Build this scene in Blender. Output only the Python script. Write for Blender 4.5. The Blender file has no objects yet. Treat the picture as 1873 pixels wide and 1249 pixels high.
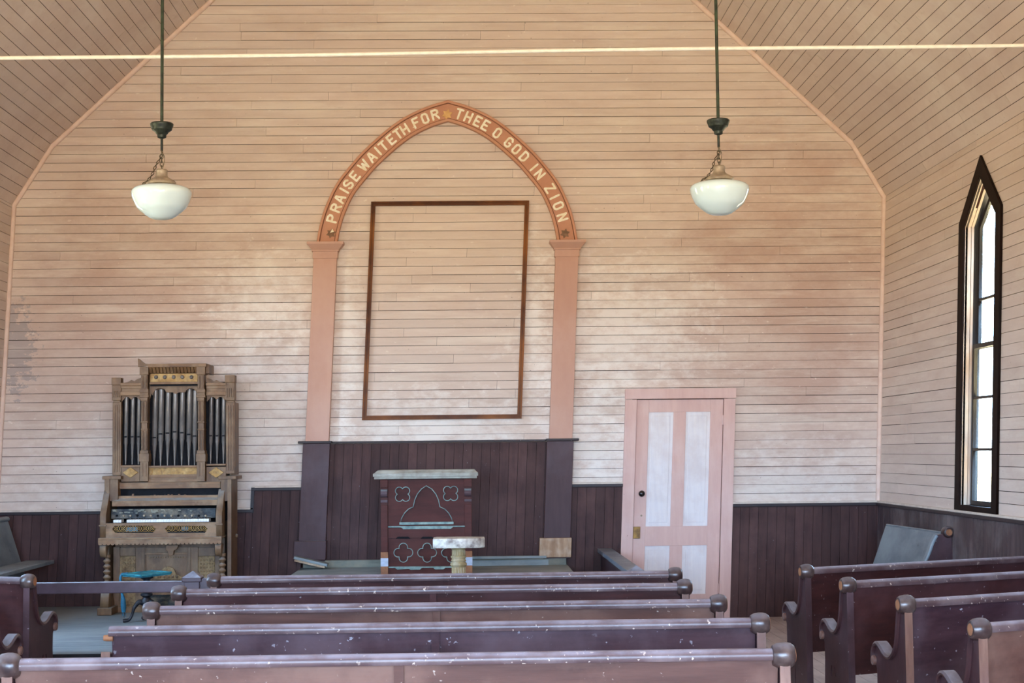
import bpy, bmesh, math, random
from math import sin, cos, pi, tan, radians
from mathutils import Vector, Matrix
random.seed(7)
scene = bpy.context.scene
COL = scene.collection

# ------------------------------------------------------------------ camera
F = 2950.0
PITCH, YAW, ROLL = 0.0682, 0.0269, -0.0106
EYE = Vector((0, 0, 1.65))
_f = Vector((sin(YAW) * cos(PITCH), cos(YAW) * cos(PITCH), sin(PITCH)))
_r = Vector((cos(YAW), -sin(YAW), 0))
_u = _r.cross(_f)
CR = cos(ROLL) * _r + sin(ROLL) * _u
CU = -sin(ROLL) * _r + cos(ROLL) * _u
CF = _f
LEAN = 0.0463          # the old building leans to the right
D = 15.1               # end wall
FZ = 0.09              # main floor
PZ = 0.27              # stage platform
DZ = 0.60              # raised step behind the pulpit
UL, UR = -4.37, 3.85   # side walls


def at(px, py, Y):
    r = CF + CR * (px - 936.5) / F - CU * (py - 624.5) / F
    return EYE + r * (Y / r.y)


def wal(px, py, Y=D):
    p = at(px, py, Y)
    return (p.x - LEAN * (p.z - 1.5), p.z)


cam_d = bpy.data.cameras.new('camera')
cam = bpy.data.objects.new('camera', cam_d)
COL.objects.link(cam)
cam_d.sensor_width = 36.0
cam_d.lens = F / 1873.0 * 36.0
cam.matrix_world = Matrix(((CR.x, CU.x, -CF.x, EYE.x), (CR.y, CU.y, -CF.y, EYE.y), (CR.z, CU.z, -CF.z, EYE.z), (0, 0, 0, 1)))
cam_d.clip_start = 0.05
scene.camera = cam

# ------------------------------------------------------------------ materials


def lin(c):
    return tuple(((v / 255.0) / 12.92 if v / 255.0 <= 0.04045 else ((v / 255.0 + 0.055) / 1.055) ** 2.4) for v in c) + (1.0,)


class NT:
    def __init__(s, name):
        s.m = bpy.data.materials.new(name)
        s.m.use_nodes = True
        s.n = s.m.node_tree.nodes
        s.l = s.m.node_tree.links
        s.b = s.n['Principled BSDF']

    def new(s, t, **kw):
        n = s.n.new(t)
        for k, v in kw.items():
            setattr(n, k, v)
        return n

    def coord(s, scale=(1, 1, 1), rnd=True):
        tc = s.new('ShaderNodeTexCoord')
        mp = s.new('ShaderNodeMapping')
        mp.inputs['Scale'].default_value = scale
        s.l.new(tc.outputs['Object'], mp.inputs['Vector'])
        if rnd:
            oi = s.new('ShaderNodeObjectInfo')
            ml = s.new('ShaderNodeMath', operation='MULTIPLY')
            ml.inputs[1].default_value = 37.0
            s.l.new(oi.outputs['Random'], ml.inputs[0])
            s.l.new(ml.outputs[0], mp.inputs['Location'])
        return mp.outputs[0]

    def noise(s, scale, detail=5, vec=None, rough=0.6):
        n = s.new('ShaderNodeTexNoise')
        n.inputs['Scale'].default_value = scale
        n.inputs['Detail'].default_value = detail
        n.inputs['Roughness'].default_value = rough
        if vec is not None:
            s.l.new(vec, n.inputs['Vector'])
        return n.outputs[0]

    def ramp(s, fac, a, b):
        r = s.new('ShaderNodeMapRange')
        r.inputs['From Min'].default_value = a
        r.inputs['From Max'].default_value = b
        s.l.new(fac, r.inputs['Value'])
        return r.outputs[0]

    def mix(s, fac, a, b, mode='MIX'):
        n = s.new('ShaderNodeMix', data_type='RGBA', blend_type=mode)
        for i, v in ((0, fac), (6, a), (7, b)):
            if isinstance(v, (int, float)):
                n.inputs[i].default_value = v
            elif isinstance(v, tuple):
                n.inputs[i].default_value = v
            else:
                s.l.new(v, n.inputs[i])
        return n.outputs[2]

    def math(s, op, a, b=0.0):
        n = s.new('ShaderNodeMath', operation=op)
        for i, v in ((0, a), (1, b)):
            if isinstance(v, (int, float)):
                n.inputs[i].default_value = v
            else:
                s.l.new(v, n.inputs[i])
        return n.outputs[0]


def wood(name, c1, c2, grain=(2, 2, 30), blotch=None, bl_amt=0.5, bl_scale=1.5, rough=0.6, spec=0.4, island=0.0,
         dust=None, dust_amt=0.6, flecks=None, fleck_t=0.72, fleck_scale=30, bump=0.1, rnd=True, bl_rng=(0.45, 0.65)):
    t = NT(name)
    v = t.coord(grain, rnd)
    v1 = t.coord((1, 1, 1), rnd)
    g = t.noise(2.0, 6, v, 0.65)
    col = t.mix(t.ramp(g, 0.3, 0.7), lin(c1), lin(c2))
    if blotch:
        col = t.mix(t.math('MULTIPLY', t.ramp(t.noise(bl_scale, 6, v1, 0.6), *bl_rng), bl_amt), col, lin(blotch))
    if island:
        ge = t.new('ShaderNodeNewGeometry')
        k = t.new('ShaderNodeMapRange')
        k.inputs['To Min'].default_value = 1.0 - island
        k.inputs['To Max'].default_value = 1.0 + island
        t.l.new(ge.outputs['Random Per Island'], k.inputs['Value'])
        hv = t.new('ShaderNodeHueSaturation')
        t.l.new(k.outputs[0], hv.inputs['Value'])
        t.l.new(col, hv.inputs['Color'])
        col = hv.outputs[0]
    if flecks:
        fl = t.ramp(t.noise(fleck_scale, 3, v1, 0.5), fleck_t, fleck_t + 0.03)
        big = t.ramp(t.noise(3.0, 2, v1), 0.42, 0.55)
        col = t.mix(t.math('MULTIPLY', t.math('MULTIPLY', fl, big), 0.6), col, lin(flecks))
    ro = rough
    if dust:
        ge = t.new('ShaderNodeNewGeometry')
        sx = t.new('ShaderNodeSeparateXYZ')
        t.l.new(ge.outputs['Normal'], sx.inputs[0])
        up = t.ramp(sx.outputs[2], 0.35, 0.95)
        n2 = t.ramp(t.noise(9.0, 5, v1), 0.2, 0.6)
        dm = t.math('MULTIPLY', t.math('MULTIPLY', up, n2), dust_amt)
        col = t.mix(dm, col, lin(dust))
        rr = t.new('ShaderNodeMapRange')
        rr.inputs['To Min'].default_value = rough
        rr.inputs['To Max'].default_value = 0.85
        t.l.new(dm, rr.inputs['Value'])
        t.l.new(rr.outputs[0], t.b.inputs['Roughness'])
    else:
        t.b.inputs['Roughness'].default_value = ro
    t.l.new(col, t.b.inputs['Base Color'])
    t.b.inputs['Specular IOR Level'].default_value = spec
    if bump:
        bp = t.new('ShaderNodeBump')
        bp.inputs['Strength'].default_value = bump
        bp.inputs['Distance'].default_value = 0.01
        t.l.new(g, bp.inputs['Height'])
        t.l.new(bp.outputs[0], t.b.inputs['Normal'])
    return t.m


def plain(name, c, rough=0.5, spec=0.4, metal=0.0, c2=None, sc=20):
    t = NT(name)
    t.b.inputs['Roughness'].default_value = rough
    t.b.inputs['Specular IOR Level'].default_value = spec
    t.b.inputs['Metallic'].default_value = metal
    v = t.coord((1, 1, 1))
    col = t.mix(t.ramp(t.noise(sc, 5, v), 0.35, 0.65), lin(c), lin(c2 or tuple(max(0, q - 14) for q in c)))
    t.l.new(col, t.b.inputs['Base Color'])
    return t.m


def wall_paint(name, grain, patches=False):
    t = NT(name)
    v = t.coord(grain, False)
    v1 = t.coord((1, 1, 1), False)
    col = t.mix(t.ramp(t.noise(1.6, 6, v, 0.65), 0.3, 0.7), lin((220, 204, 191)), lin((210, 191, 178)))
    # worn and smoke-stained areas of the old paint, plus whitened patches, several low

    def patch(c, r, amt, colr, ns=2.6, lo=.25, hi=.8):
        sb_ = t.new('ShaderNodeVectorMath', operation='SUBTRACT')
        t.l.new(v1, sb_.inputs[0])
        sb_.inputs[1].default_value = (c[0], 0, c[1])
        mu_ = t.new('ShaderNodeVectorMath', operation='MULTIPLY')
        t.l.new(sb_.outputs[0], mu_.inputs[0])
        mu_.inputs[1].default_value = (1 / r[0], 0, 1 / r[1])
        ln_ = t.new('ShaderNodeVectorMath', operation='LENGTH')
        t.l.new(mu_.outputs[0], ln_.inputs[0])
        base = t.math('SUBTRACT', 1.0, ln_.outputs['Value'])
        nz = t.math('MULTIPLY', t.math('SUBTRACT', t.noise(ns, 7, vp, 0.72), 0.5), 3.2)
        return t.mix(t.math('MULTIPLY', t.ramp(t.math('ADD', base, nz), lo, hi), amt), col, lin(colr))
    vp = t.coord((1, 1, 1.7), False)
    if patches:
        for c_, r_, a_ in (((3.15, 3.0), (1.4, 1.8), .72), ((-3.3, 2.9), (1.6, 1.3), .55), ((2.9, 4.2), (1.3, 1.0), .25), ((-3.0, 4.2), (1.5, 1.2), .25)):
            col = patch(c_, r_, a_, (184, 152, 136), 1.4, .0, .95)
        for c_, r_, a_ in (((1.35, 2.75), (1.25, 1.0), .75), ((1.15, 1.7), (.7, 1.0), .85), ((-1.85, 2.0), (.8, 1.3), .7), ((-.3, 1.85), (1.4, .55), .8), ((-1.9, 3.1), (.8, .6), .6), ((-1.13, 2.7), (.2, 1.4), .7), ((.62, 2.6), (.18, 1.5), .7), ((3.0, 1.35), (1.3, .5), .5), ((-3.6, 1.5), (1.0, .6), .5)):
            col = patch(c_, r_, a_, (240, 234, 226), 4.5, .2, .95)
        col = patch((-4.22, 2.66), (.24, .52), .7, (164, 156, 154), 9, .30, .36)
    col = t.mix(t.math('MULTIPLY', t.ramp(t.noise(0.85, 7, v, 0.7), 0.52, 0.66), 0.35), col, lin((236, 228, 214)))
    col = t.mix(t.math('MULTIPLY', t.ramp(t.noise(1.3, 6, t.coord((1, 1, 2.2), False), 0.72), 0.53, 0.70), 0.25), col, lin((188, 160, 144)))
    col = t.mix(t.math('MULTIPLY', t.ramp(t.noise(7, 6, v, 0.7), 0.60, 0.78), 0.35), col, lin((170, 148, 128)))
    col = t.mix(t.math('MULTIPLY', t.ramp(t.noise(14, 4, vp, 0.6), 0.68, 0.74), 0.5), col, lin((242, 234, 222)))
    col = t.mix(t.math('MULTIPLY', t.ramp(t.noise(38, 3, v1, 0.5), 0.735, 0.76), 0.6), col, lin((110, 85, 75)))
    ge = t.new('ShaderNodeNewGeometry')
    k = t.new('ShaderNodeMapRange')
    k.inputs['To Min'].default_value = 0.955
    k.inputs['To Max'].default_value = 1.04
    t.l.new(ge.outputs['Random Per Island'], k.inputs['Value'])
    hv = t.new('ShaderNodeHueSaturation')
    t.l.new(k.outputs[0], hv.inputs['Value'])
    t.l.new(col, hv.inputs['Color'])
    t.l.new(hv.outputs[0], t.b.inputs['Base Color'])
    t.b.inputs['Roughness'].default_value = 0.62
    t.b.inputs['Specular IOR Level'].default_value = 0.3
    bp = t.new('ShaderNodeBump')
    bp.inputs['Strength'].default_value = 0.12
    bp.inputs['Distance'].default_value = 0.01
    t.l.new(t.noise(6, 5, v), bp.inputs['Height'])
    t.l.new(bp.outputs[0], t.b.inputs['Normal'])
    return t.m


M = {}
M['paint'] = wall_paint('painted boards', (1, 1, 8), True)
M['paint_ceil'] = wall_paint('painted ceiling boards', (1.2, 1, 1.2))
M['paint_side'] = wall_paint('painted side boards', (1, 1, 8))
M['groove'] = plain('groove grime', (62, 40, 34), 0.9, 0.1)
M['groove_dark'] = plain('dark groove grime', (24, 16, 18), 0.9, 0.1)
M['trim'] = wood('pink cream trim', (236, 212, 196), (218, 188, 172), (4, 4, 4), rough=0.6)
M['cream'] = wood('cream trim paint', (224, 212, 196), (196, 180, 168), (5, 5, 5), rough=0.6)
M['wain'] = wood('dark wainscot', (80, 56, 54), (58, 40, 40), (9, 9, 1.2), blotch=(98, 72, 68), bl_amt=0.55, bl_scale=1.7, rough=0.55, spec=0.15, island=0.16, flecks=(150, 150, 160), fleck_t=0.735, fleck_scale=50)
M['wain_cap'] = wood('wainscot cap', (46, 34, 38), (30, 22, 26), (3, 3, 3), rough=0.5, dust=(150, 150, 150), dust_amt=0.6, flecks=(190, 180, 170), fleck_t=0.72, fleck_scale=22)
M['wain_side'] = wood('weathered wainscot', (84, 68, 68), (58, 44, 48), (12, 12, 1.2), blotch=(128, 118, 116), bl_amt=0.6, bl_scale=2.4, rough=0.6, island=0.15)
M['arch'] = wood('terracotta paint', (196, 142, 112), (186, 130, 102), (3, 3, 3), blotch=(204, 154, 126), bl_amt=0.4, rough=0.55)
M['arch_pink'] = wood('pink pilaster paint', (200, 158, 138), (192, 148, 130), (3, 3, 1), blotch=(208, 174, 158), bl_amt=0.4, rough=0.55)
M['letter'] = plain('cream letter paint', (250, 248, 232), 0.6, 0.3, c2=(236, 222, 190))
M['star'] = plain('gilt star', (226, 184, 120), 0.5, 0.4, c2=(206, 158, 98))
M['star_bare'] = plain('star glue ghost', (150, 120, 98), 0.8, 0.2, c2=(112, 88, 70))
M['pilaster_dark'] = wood('dark pilaster paint', (82, 58, 60), (68, 46, 48), (6, 6, 1), blotch=(96, 84, 92), bl_amt=0.5, rough=0.5, spec=0.25, dust=(140, 160, 165), dust_amt=0.8)
M['bare'] = wood('bare weathered pine', (196, 166, 134), (150, 116, 88), (10, 10, 1.5), blotch=(210, 196, 176), bl_amt=0.6, bl_scale=6, rough=0.7)
M['frame'] = wood('varnished frame', (104, 54, 14), (66, 30, 8), (2, 2, 2), blotch=(164, 98, 30), bl_amt=0.6, bl_scale=1.4, rough=0.45, spec=0.2)
M['door_pink'] = wood('pink door paint', (222, 188, 176), (210, 172, 162), (8, 8, 1), blotch=(228, 202, 194), bl_amt=0.5, bl_scale=2.5, rough=0.55, flecks=(150, 108, 92), fleck_t=0.74, fleck_scale=24)
M['door_white'] = wood('bleached white panel', (240, 236, 234), (228, 224, 226), (14, 14, 1), blotch=(212, 198, 194), bl_amt=0.45, bl_scale=4, rough=0.6)
M['brass'] = plain('tarnished brass', (150, 112, 52), 0.45, 0.5, 0.6, c2=(92, 66, 36))
M['black'] = plain('black enamel', (22, 20, 24), 0.25, 0.6)
M['iron'] = plain('black iron', (26, 25, 30), 0.45, 0.5, 0.3, c2=(48, 48, 56))
M['bronze'] = plain('green bronze', (58, 66, 58), 0.45, 0.5, 0.5, c2=(30, 34, 32), sc=40)
M['rod'] = plain('dark lamp rod', (36, 38, 36), 0.5, 0.4, 0.3, c2=(58, 74, 56), sc=14)
M['chain'] = plain('chain metal', (120, 108, 84), 0.45, 0.5, 0.7, c2=(60, 54, 46), sc=60)
M['fitter'] = plain('aged lamp fitter', (176, 158, 132), 0.5, 0.4, 0.2, c2=(140, 124, 104))
M['tie'] = plain('cream painted rod', (252, 246, 234), 0.45, 0.4)
M['window_dark'] = wood('dark window casing', (30, 14, 8), (18, 8, 5), (6, 6, 1), rough=0.6, spec=0.1)
M['jamb'] = wood('pale jamb', (206, 182, 160), (184, 158, 138), (8, 8, 1), blotch=(190, 196, 190), bl_amt=0.5, rough=0.6)
M['sash'] = wood('dark sash', (42, 34, 30), (24, 20, 20), (6, 6, 1), rough=0.5)
M['sill'] = wood('weathered sill', (150, 160, 160), (110, 116, 118), (3, 8, 3), rough=0.6)
M['platform'] = wood('dusty platform boards', (134, 146, 152), (108, 120, 128), (1.2, 8, 2), blotch=(160, 168, 172), bl_amt=0.6, bl_scale=1.2, rough=0.6, spec=0.35, island=0.05)
M['riser'] = plain('dark riser', (30, 26, 30), 0.7, 0.3)
M['dais'] = wood('dusty grey step', (148, 160, 162), (122, 134, 136), (1.2, 8, 6), blotch=(172, 180, 178), bl_amt=0.6, bl_scale=3, rough=0.55)
M['dais_side'] = wood('worn grey green board', (134, 138, 126), (104, 108, 100), (2, 8, 14), blotch=(160, 150, 128), bl_amt=0.6, bl_scale=4, rough=0.7)
M['floor'] = wood('pale floor boards', (178, 164, 160), (150, 136, 134), (9, 1.2, 3), blotch=(192, 180, 176), bl_amt=0.6, bl_scale=2, rough=0.6, island=0.08)
PEW = dict(rough=0.38, spec=0.5)
M['pew_dark'] = wood('dark pew varnish', (68, 34, 32), (44, 21, 22), (1.2, 6, 14), blotch=(88, 58, 60), bl_amt=0.6, bl_scale=2.2, flecks=(200, 196, 200), fleck_t=0.70, fleck_scale=56, **PEW)
M['pew_purple'] = wood('purple scratched varnish', (70, 46, 52), (50, 30, 36), (1.2, 6, 14), blotch=(98, 80, 86), bl_amt=0.7, bl_scale=2.0, flecks=(196, 196, 206), fleck_t=0.68, fleck_scale=40, **PEW)
M['pew_worn'] = wood('worn pew varnish', (98, 66, 56), (74, 47, 40), (1.2, 6, 12), blotch=(130, 98, 84), bl_amt=0.7, bl_scale=2.0, rough=0.42, spec=0.5, flecks=(210, 196, 180), fleck_t=0.70, fleck_scale=56)
M['pew_rail'] = wood('worn pew rail', (92, 70, 70), (66, 46, 48), (1.0, 8, 8), blotch=(124, 108, 108), bl_amt=0.7, bl_scale=4, rough=0.36, spec=0.55, dust=(160, 158, 172), dust_amt=0.8, flecks=(236, 216, 196), fleck_t=0.65, fleck_scale=46)
M['pew_knob'] = wood('worn pew knob', (66, 46, 42), (40, 27, 29), (10, 3, 3), blotch=(108, 92, 84), bl_amt=0.5, bl_scale=14, rough=0.3, spec=0.6, dust=(140, 140, 150), dust_amt=0.45)
M['pew_end'] = wood('pew end varnish', (62, 34, 36), (42, 22, 26), (6, 6, 1.5), blotch=(84, 60, 66), bl_amt=0.6, bl_scale=3, rough=0.4, spec=0.5, flecks=(190, 190, 196), fleck_t=0.71, fleck_scale=46)
M['pew_post'] = wood('worn stile', (134, 100, 84), (96, 66, 54), (8, 8, 1.5), blotch=(104, 74, 70), bl_amt=0.6, bl_scale=5, rough=0.45)
M['pew_arm'] = wood('worn arm rest', (70, 44, 44), (50, 30, 32), (4, 4, 4), rough=0.35, spec=0.55, dust=(140, 140, 150), dust_amt=0.8)
M['cut_wood'] = wood('bare cut wood', (164, 110, 72), (116, 74, 48), (6, 30, 6), rough=0.6)
M['pew_grey'] = wood('grey weathered pew', (124, 134, 140), (98, 108, 116), (2, 8, 3), blotch=(148, 160, 164), bl_amt=0.6, bl_scale=2.0, rough=0.5, spec=0.45, flecks=(50, 44, 46), fleck_t=0.72, fleck_scale=14)
M['altar'] = wood('altar rail varnish', (66, 42, 52), (48, 30, 38), (1.2, 6, 10), blotch=(88, 70, 84), bl_amt=0.5, bl_scale=3, rough=0.35, spec=0.55, dust=(168, 178, 196), dust_amt=0.9)
M['altar_grey'] = wood('dusty altar rail', (120, 132, 146), (96, 104, 118), (6, 1.2, 6), blotch=(140, 152, 164), bl_amt=0.5, bl_scale=3, rough=0.5, spec=0.5)
M['organ'] = wood('organ walnut', (130, 98, 68), (84, 62, 44), (8, 8, 2), blotch=(146, 120, 90), bl_amt=0.45, bl_scale=7, rough=0.5, spec=0.4, dust=(150, 158, 158), dust_amt=0.75)
M['organ_h'] = wood('organ walnut rails', (142, 104, 68), (92, 66, 46), (1.5, 8, 12), blotch=(170, 144, 112), bl_amt=0.4, bl_scale=6, rough=0.5, spec=0.4, dust=(150, 158, 158), dust_amt=0.8)
M['organ_dark'] = plain('organ interior', (16, 16, 22), 0.7, 0.2)
M['organ_gold'] = wood('gilt embossed panel', (186, 142, 72), (124, 90, 46), (20, 20, 20), blotch=(206, 176, 116), bl_amt=0.5, bl_scale=14, rough=0.45, bump=0.5)
M['organ_carve'] = wood('carved burl panel', (158, 128, 86), (92, 70, 50), (26, 26, 26), blotch=(176, 152, 112), bl_amt=0.5, bl_scale=22, rough=0.55, bump=0.8)
M['pipe'] = plain('dull pipe metal', (132, 124, 118), 0.32, 0.6, 0.3, c2=(100, 96, 94), sc=6)
M['key'] = plain('ivory keys', (238, 236, 230), 0.4, 0.5)
M['blue'] = plain('faded blue cloth', (40, 116, 148), 0.6, 0.4, c2=(24, 78, 104), sc=18)
M['teal'] = plain('teal velvet seat', (58, 150, 160), 0.6, 0.4, c2=(30, 92, 112), sc=14)
M['stopboard'] = wood('dirty stop board', (66, 74, 78), (24, 26, 34), (6, 10, 10), blotch=(150, 138, 116), bl_amt=0.6, bl_scale=9, rough=0.7)
M['pulpit'] = wood('pulpit stain', (84, 40, 34), (62, 28, 25), (1.4, 5, 10), blotch=(90, 52, 46), bl_amt=0.5, bl_scale=2.5, rough=0.5, spec=0.15)
M['dust_skylit'] = plain('dusty skylit bevel', (150, 172, 166), 0.7, 0.2, c2=(108, 132, 130))  # pale cyan dust with the skylight caught on ledges put into its colour
M['pulpit_top'] = wood('chipped pulpit top', (188, 190, 180), (140, 140, 130), (2, 10, 20), blotch=(104, 88, 74), bl_amt=0.5, bl_scale=8, rough=0.55)
M['chipped'] = wood('chipped blue grey block', (190, 204, 226), (160, 172, 190), (6, 6, 16), rough=0.6)
M['marble'] = wood('grimy white top', (236, 232, 222), (214, 208, 192), (6, 6, 12), blotch=(104, 84, 80), bl_amt=0.85, bl_scale=10, rough=0.4)
M['pedestal'] = wood('ochre painted column', (186, 166, 120), (142, 122, 84), (12, 12, 3), blotch=(204, 196, 176), bl_amt=0.6, bl_scale=9, rough=0.6)
M['shield_wood'] = wood('sky shield wood', (92, 78, 66), (66, 54, 46), (6, 6, 2), rough=0.8)  # for the added wall that keeps sky light off the jambs
M['rear'] = plain('rear wall paint', (214, 186, 168), 0.7, 0.2)


def glass_mat(name, tint, rough=0.02, dirt=0.25):
    t = NT(name)
    t.n.remove(t.b)
    out = t.n['Material Output']
    tr = t.new('ShaderNodeBsdfTransparent')
    tr.inputs[0].default_value = tint
    gl = t.new('ShaderNodeBsdfGlossy')
    gl.inputs['Roughness'].default_value = rough
    df = t.new('ShaderNodeBsdfDiffuse')
    df.inputs[0].default_value = lin((150, 170, 170))
    fr = t.new('ShaderNodeFresnel')
    fr.inputs[0].default_value = 1.4
    m1 = t.new('ShaderNodeMixShader')
    t.l.new(fr.outputs[0], m1.inputs[0])
    t.l.new(tr.outputs[0], m1.inputs[1])
    t.l.new(gl.outputs[0], m1.inputs[2])
    m2 = t.new('ShaderNodeMixShader')
    dn = t.ramp(t.noise(9, 5, t.coord((1, 1, .5))), 0.42, 0.72)
    t.l.new(t.math('MULTIPLY', dn, dirt), m2.inputs[0])
    t.l.new(m1.outputs[0], m2.inputs[1])
    t.l.new(df.outputs[0], m2.inputs[2])
    t.l.new(m2.outputs[0], out.inputs[0])
    return t.m


M['glass'] = glass_mat('old window glass', (0.93, 0.97, 0.96, 1))


def opal():
    t = NT('opal glass')
    t.b.inputs['Base Color'].default_value = lin((214, 230, 226))
    t.b.inputs['Roughness'].default_value = 0.08
    t.b.inputs['Specular IOR Level'].default_value = 0.6
    t.b.inputs['Subsurface Weight'].default_value = 0.4
    t.b.inputs['Subsurface Radius'].default_value = (0.05, 0.05, 0.05)
    t.b.inputs['Subsurface Scale'].default_value = 0.5
    return t.m


M['opal'] = opal()

# ------------------------------------------------------------------ mesh building


def MXZ(Y):      # plate in the XZ plane, its thickness along Y
    return Matrix(((1, 0, 0, 0), (0, 0, -1, Y), (0, 1, 0, 0), (0, 0, 0, 1)))


def MYZ(X):      # plate in the YZ plane (2-D x is world y), its thickness along X
    return Matrix(((0, 0, 1, X), (1, 0, 0, 0), (0, 1, 0, 0), (0, 0, 0, 1)))


class MB:
    def __init__(s):
        s.bm = bmesh.new()

    def box(s, x0, x1, y0, y1, z0, z1, bev=0.0, mat=None):
        vs = [s.bm.verts.new(v) for v in ((x0, y0, z0), (x1, y0, z0), (x1, y1, z0), (x0, y1, z0), (x0, y0, z1), (x1, y0, z1), (x1, y1, z1), (x0, y1, z1))]
        fs = [s.bm.faces.new([vs[i] for i in f]) for f in ((0, 3, 2, 1), (4, 5, 6, 7), (0, 1, 5, 4), (1, 2, 6, 5), (2, 3, 7, 6), (3, 0, 4, 7))]
        if mat is not None:
            for v in vs:
                v.co = mat @ v.co
        if bev:
            es = list({e for f in fs for e in f.edges})
            bmesh.ops.bevel(s.bm, geom=es, offset=bev, segments=2, affect='EDGES', profile=0.6)
        return s

    def hexa(s, pts):     # 8 points: bottom 4 (ccw) then top 4
        vs = [s.bm.verts.new(v) for v in pts]
        for f in ((0, 3, 2, 1), (4, 5, 6, 7), (0, 1, 5, 4), (1, 2, 6, 5), (2, 3, 7, 6), (3, 0, 4, 7)):
            s.bm.faces.new([vs[i] for i in f])
        return s

    def mesh(s, me, mat=Matrix()):
        n0 = len(s.bm.verts)
        s.bm.from_mesh(me)
        s.bm.verts.ensure_lookup_table()
        for v in s.bm.verts[n0:]:
            v.co = mat @ v.co
        return s

    def plate(s, outs, t, mat=Matrix(), bev=0.0):
        cu = bpy.data.curves.new('tmp', 'CURVE')
        cu.dimensions = '2D'
        cu.fill_mode = 'BOTH'
        cu.extrude = t / 2 - bev
        cu.bevel_depth = bev
        cu.bevel_resolution = 1
        if bev:
            cu.offset = -bev
        for o in outs:
            sp = cu.splines.new('POLY')
            sp.points.add(len(o) - 1)
            for i, p in enumerate(o):
                sp.points[i].co = (p[0], p[1], 0, 1)
            sp.use_cyclic_u = True
        ob = bpy.data.objects.new('tmp', cu)
        me = bpy.data.meshes.new_from_object(ob)
        s.mesh(me, mat)
        bpy.data.objects.remove(ob)
        bpy.data.curves.remove(cu)
        bpy.data.meshes.remove(me)
        return s

    def ring(s, c, ax, ay, pts):
        return [s.bm.verts.new(c + ax * p[0] + ay * p[1]) for p in pts]

    def sweep(s, path, sec, up=Vector((0, 0, 1)), cyclic=False, caps=True, scales=None):
        path = [Vector(p) for p in path]
        rs = []
        n = len(path)
        for i, p in enumerate(path):
            if cyclic:
                t = path[(i + 1) % n] - path[i - 1]
            else:
                t = path[min(i + 1, n - 1)] - path[max(i - 1, 0)]
            t.normalize()
            ax = t.cross(up)
            if ax.length < 1e-4:
                ax = t.cross(Vector((0, 1, 0)))
            ax.normalize()
            ay = ax.cross(t)
            k = scales[i] if scales else 1.0
            rs.append(s.ring(p, ax, ay, [(q[0] * k, q[1] * k) for q in sec]))
        m = len(sec)
        for i in range(n if cyclic else n - 1):
            a, b = rs[i], rs[(i + 1) % n]
            for j in range(m):
                s.bm.faces.new((a[j], a[(j + 1) % m], b[(j + 1) % m], b[j]))
        if caps and not cyclic:
            s.bm.faces.new(rs[0][::-1])
            s.bm.faces.new(rs[-1])
        return s

    def tube(s, path, r, n=8, cyclic=False, scales=None, up=Vector((0, 0, 1))):
        return s.sweep(path, [(r * cos(2 * pi * k / n), r * sin(2 * pi * k / n)) for k in range(n)], up, cyclic, True, scales)

    def lathe(s, prof, c, axis='z', n=24, mat=None):
        c = Vector(c)
        A = {'z': (Vector((1, 0, 0)), Vector((0, 1, 0)), Vector((0, 0, 1))), 'x': (Vector((0, 1, 0)), Vector((0, 0, 1)), Vector((1, 0, 0))), 'y': (Vector((0, 0, 1)), Vector((1, 0, 0)), Vector((0, 1, 0)))}[axis]
        rs = []
        for r, h in prof:
            if r < 1e-5:
                rs.append([s.bm.verts.new(c + A[2] * h)])
            else:
                rs.append([s.bm.verts.new(c + A[0] * r * cos(2 * pi * k / n) + A[1] * r * sin(2 * pi * k / n) + A[2] * h) for k in range(n)])
        for a, b in zip(rs[:-1], rs[1:]):
            for k in range(n):
                k2 = (k + 1) % n
                if len(a) == 1 and len(b) == 1:
                    continue
                if len(a) == 1:
                    s.bm.faces.new((a[0], b[k2], b[k]))
                elif len(b) == 1:
                    s.bm.faces.new((a[k], a[k2], b[0]))
                else:
                    s.bm.faces.new((a[k], a[k2], b[k2], b[k]))
        if len(rs[0]) > 1:
            s.bm.faces.new(rs[0][::-1])
        if len(rs[-1]) > 1:
            s.bm.faces.new(rs[-1])
        if mat is not None:
            for r in rs:
                for v in r:
                    v.co = mat @ v.co
        return s

    def build(s, name, mat, parent=None, lean=False, smooth=None, fn=None, world=True):
        if lean:
            for v in s.bm.verts:
                v.co.x += LEAN * (v.co.z - 1.5)
        if fn:
            for v in s.bm.verts:
                v.co = fn(v.co)
        bmesh.ops.recalc_face_normals(s.bm, faces=s.bm.faces)
        off = Vector((0, 0, 0))
        if parent is not None and world:
            p = parent
            while p is not None:
                off += p.location
                p = p.parent
        if off.length:
            for v in s.bm.verts:
                v.co -= off
        me = bpy.data.meshes.new(name)
        s.bm.to_mesh(me)
        s.bm.free()
        me.materials.append(M[mat] if isinstance(mat, str) else mat)
        if smooth:
            for p in me.polygons:
                p.use_smooth = True
            try:
                me.set_sharp_from_angle(angle=radians(smooth))
            except Exception:
                pass
        o = bpy.data.objects.new(name, me)
        COL.objects.link(o)
        o.parent = parent
        return o


def thing(name, loc, label, cat, group=None, kind=None, rotz=0.0):
    o = bpy.data.objects.new(name, None)
    o.empty_display_size = 0.1
    COL.objects.link(o)
    o.location = loc
    o.rotation_euler = (0, 0, rotz)
    tag(o, label, cat, group, kind)
    return o


def tag(o, label=None, cat=None, group=None, kind=None):
    for k, v in (('label', label), ('category', cat), ('group', group), ('kind', kind)):
        if v:
            o[k] = v
    return o


def struct(o):
    o['kind'] = 'structure'
    return o


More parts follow.
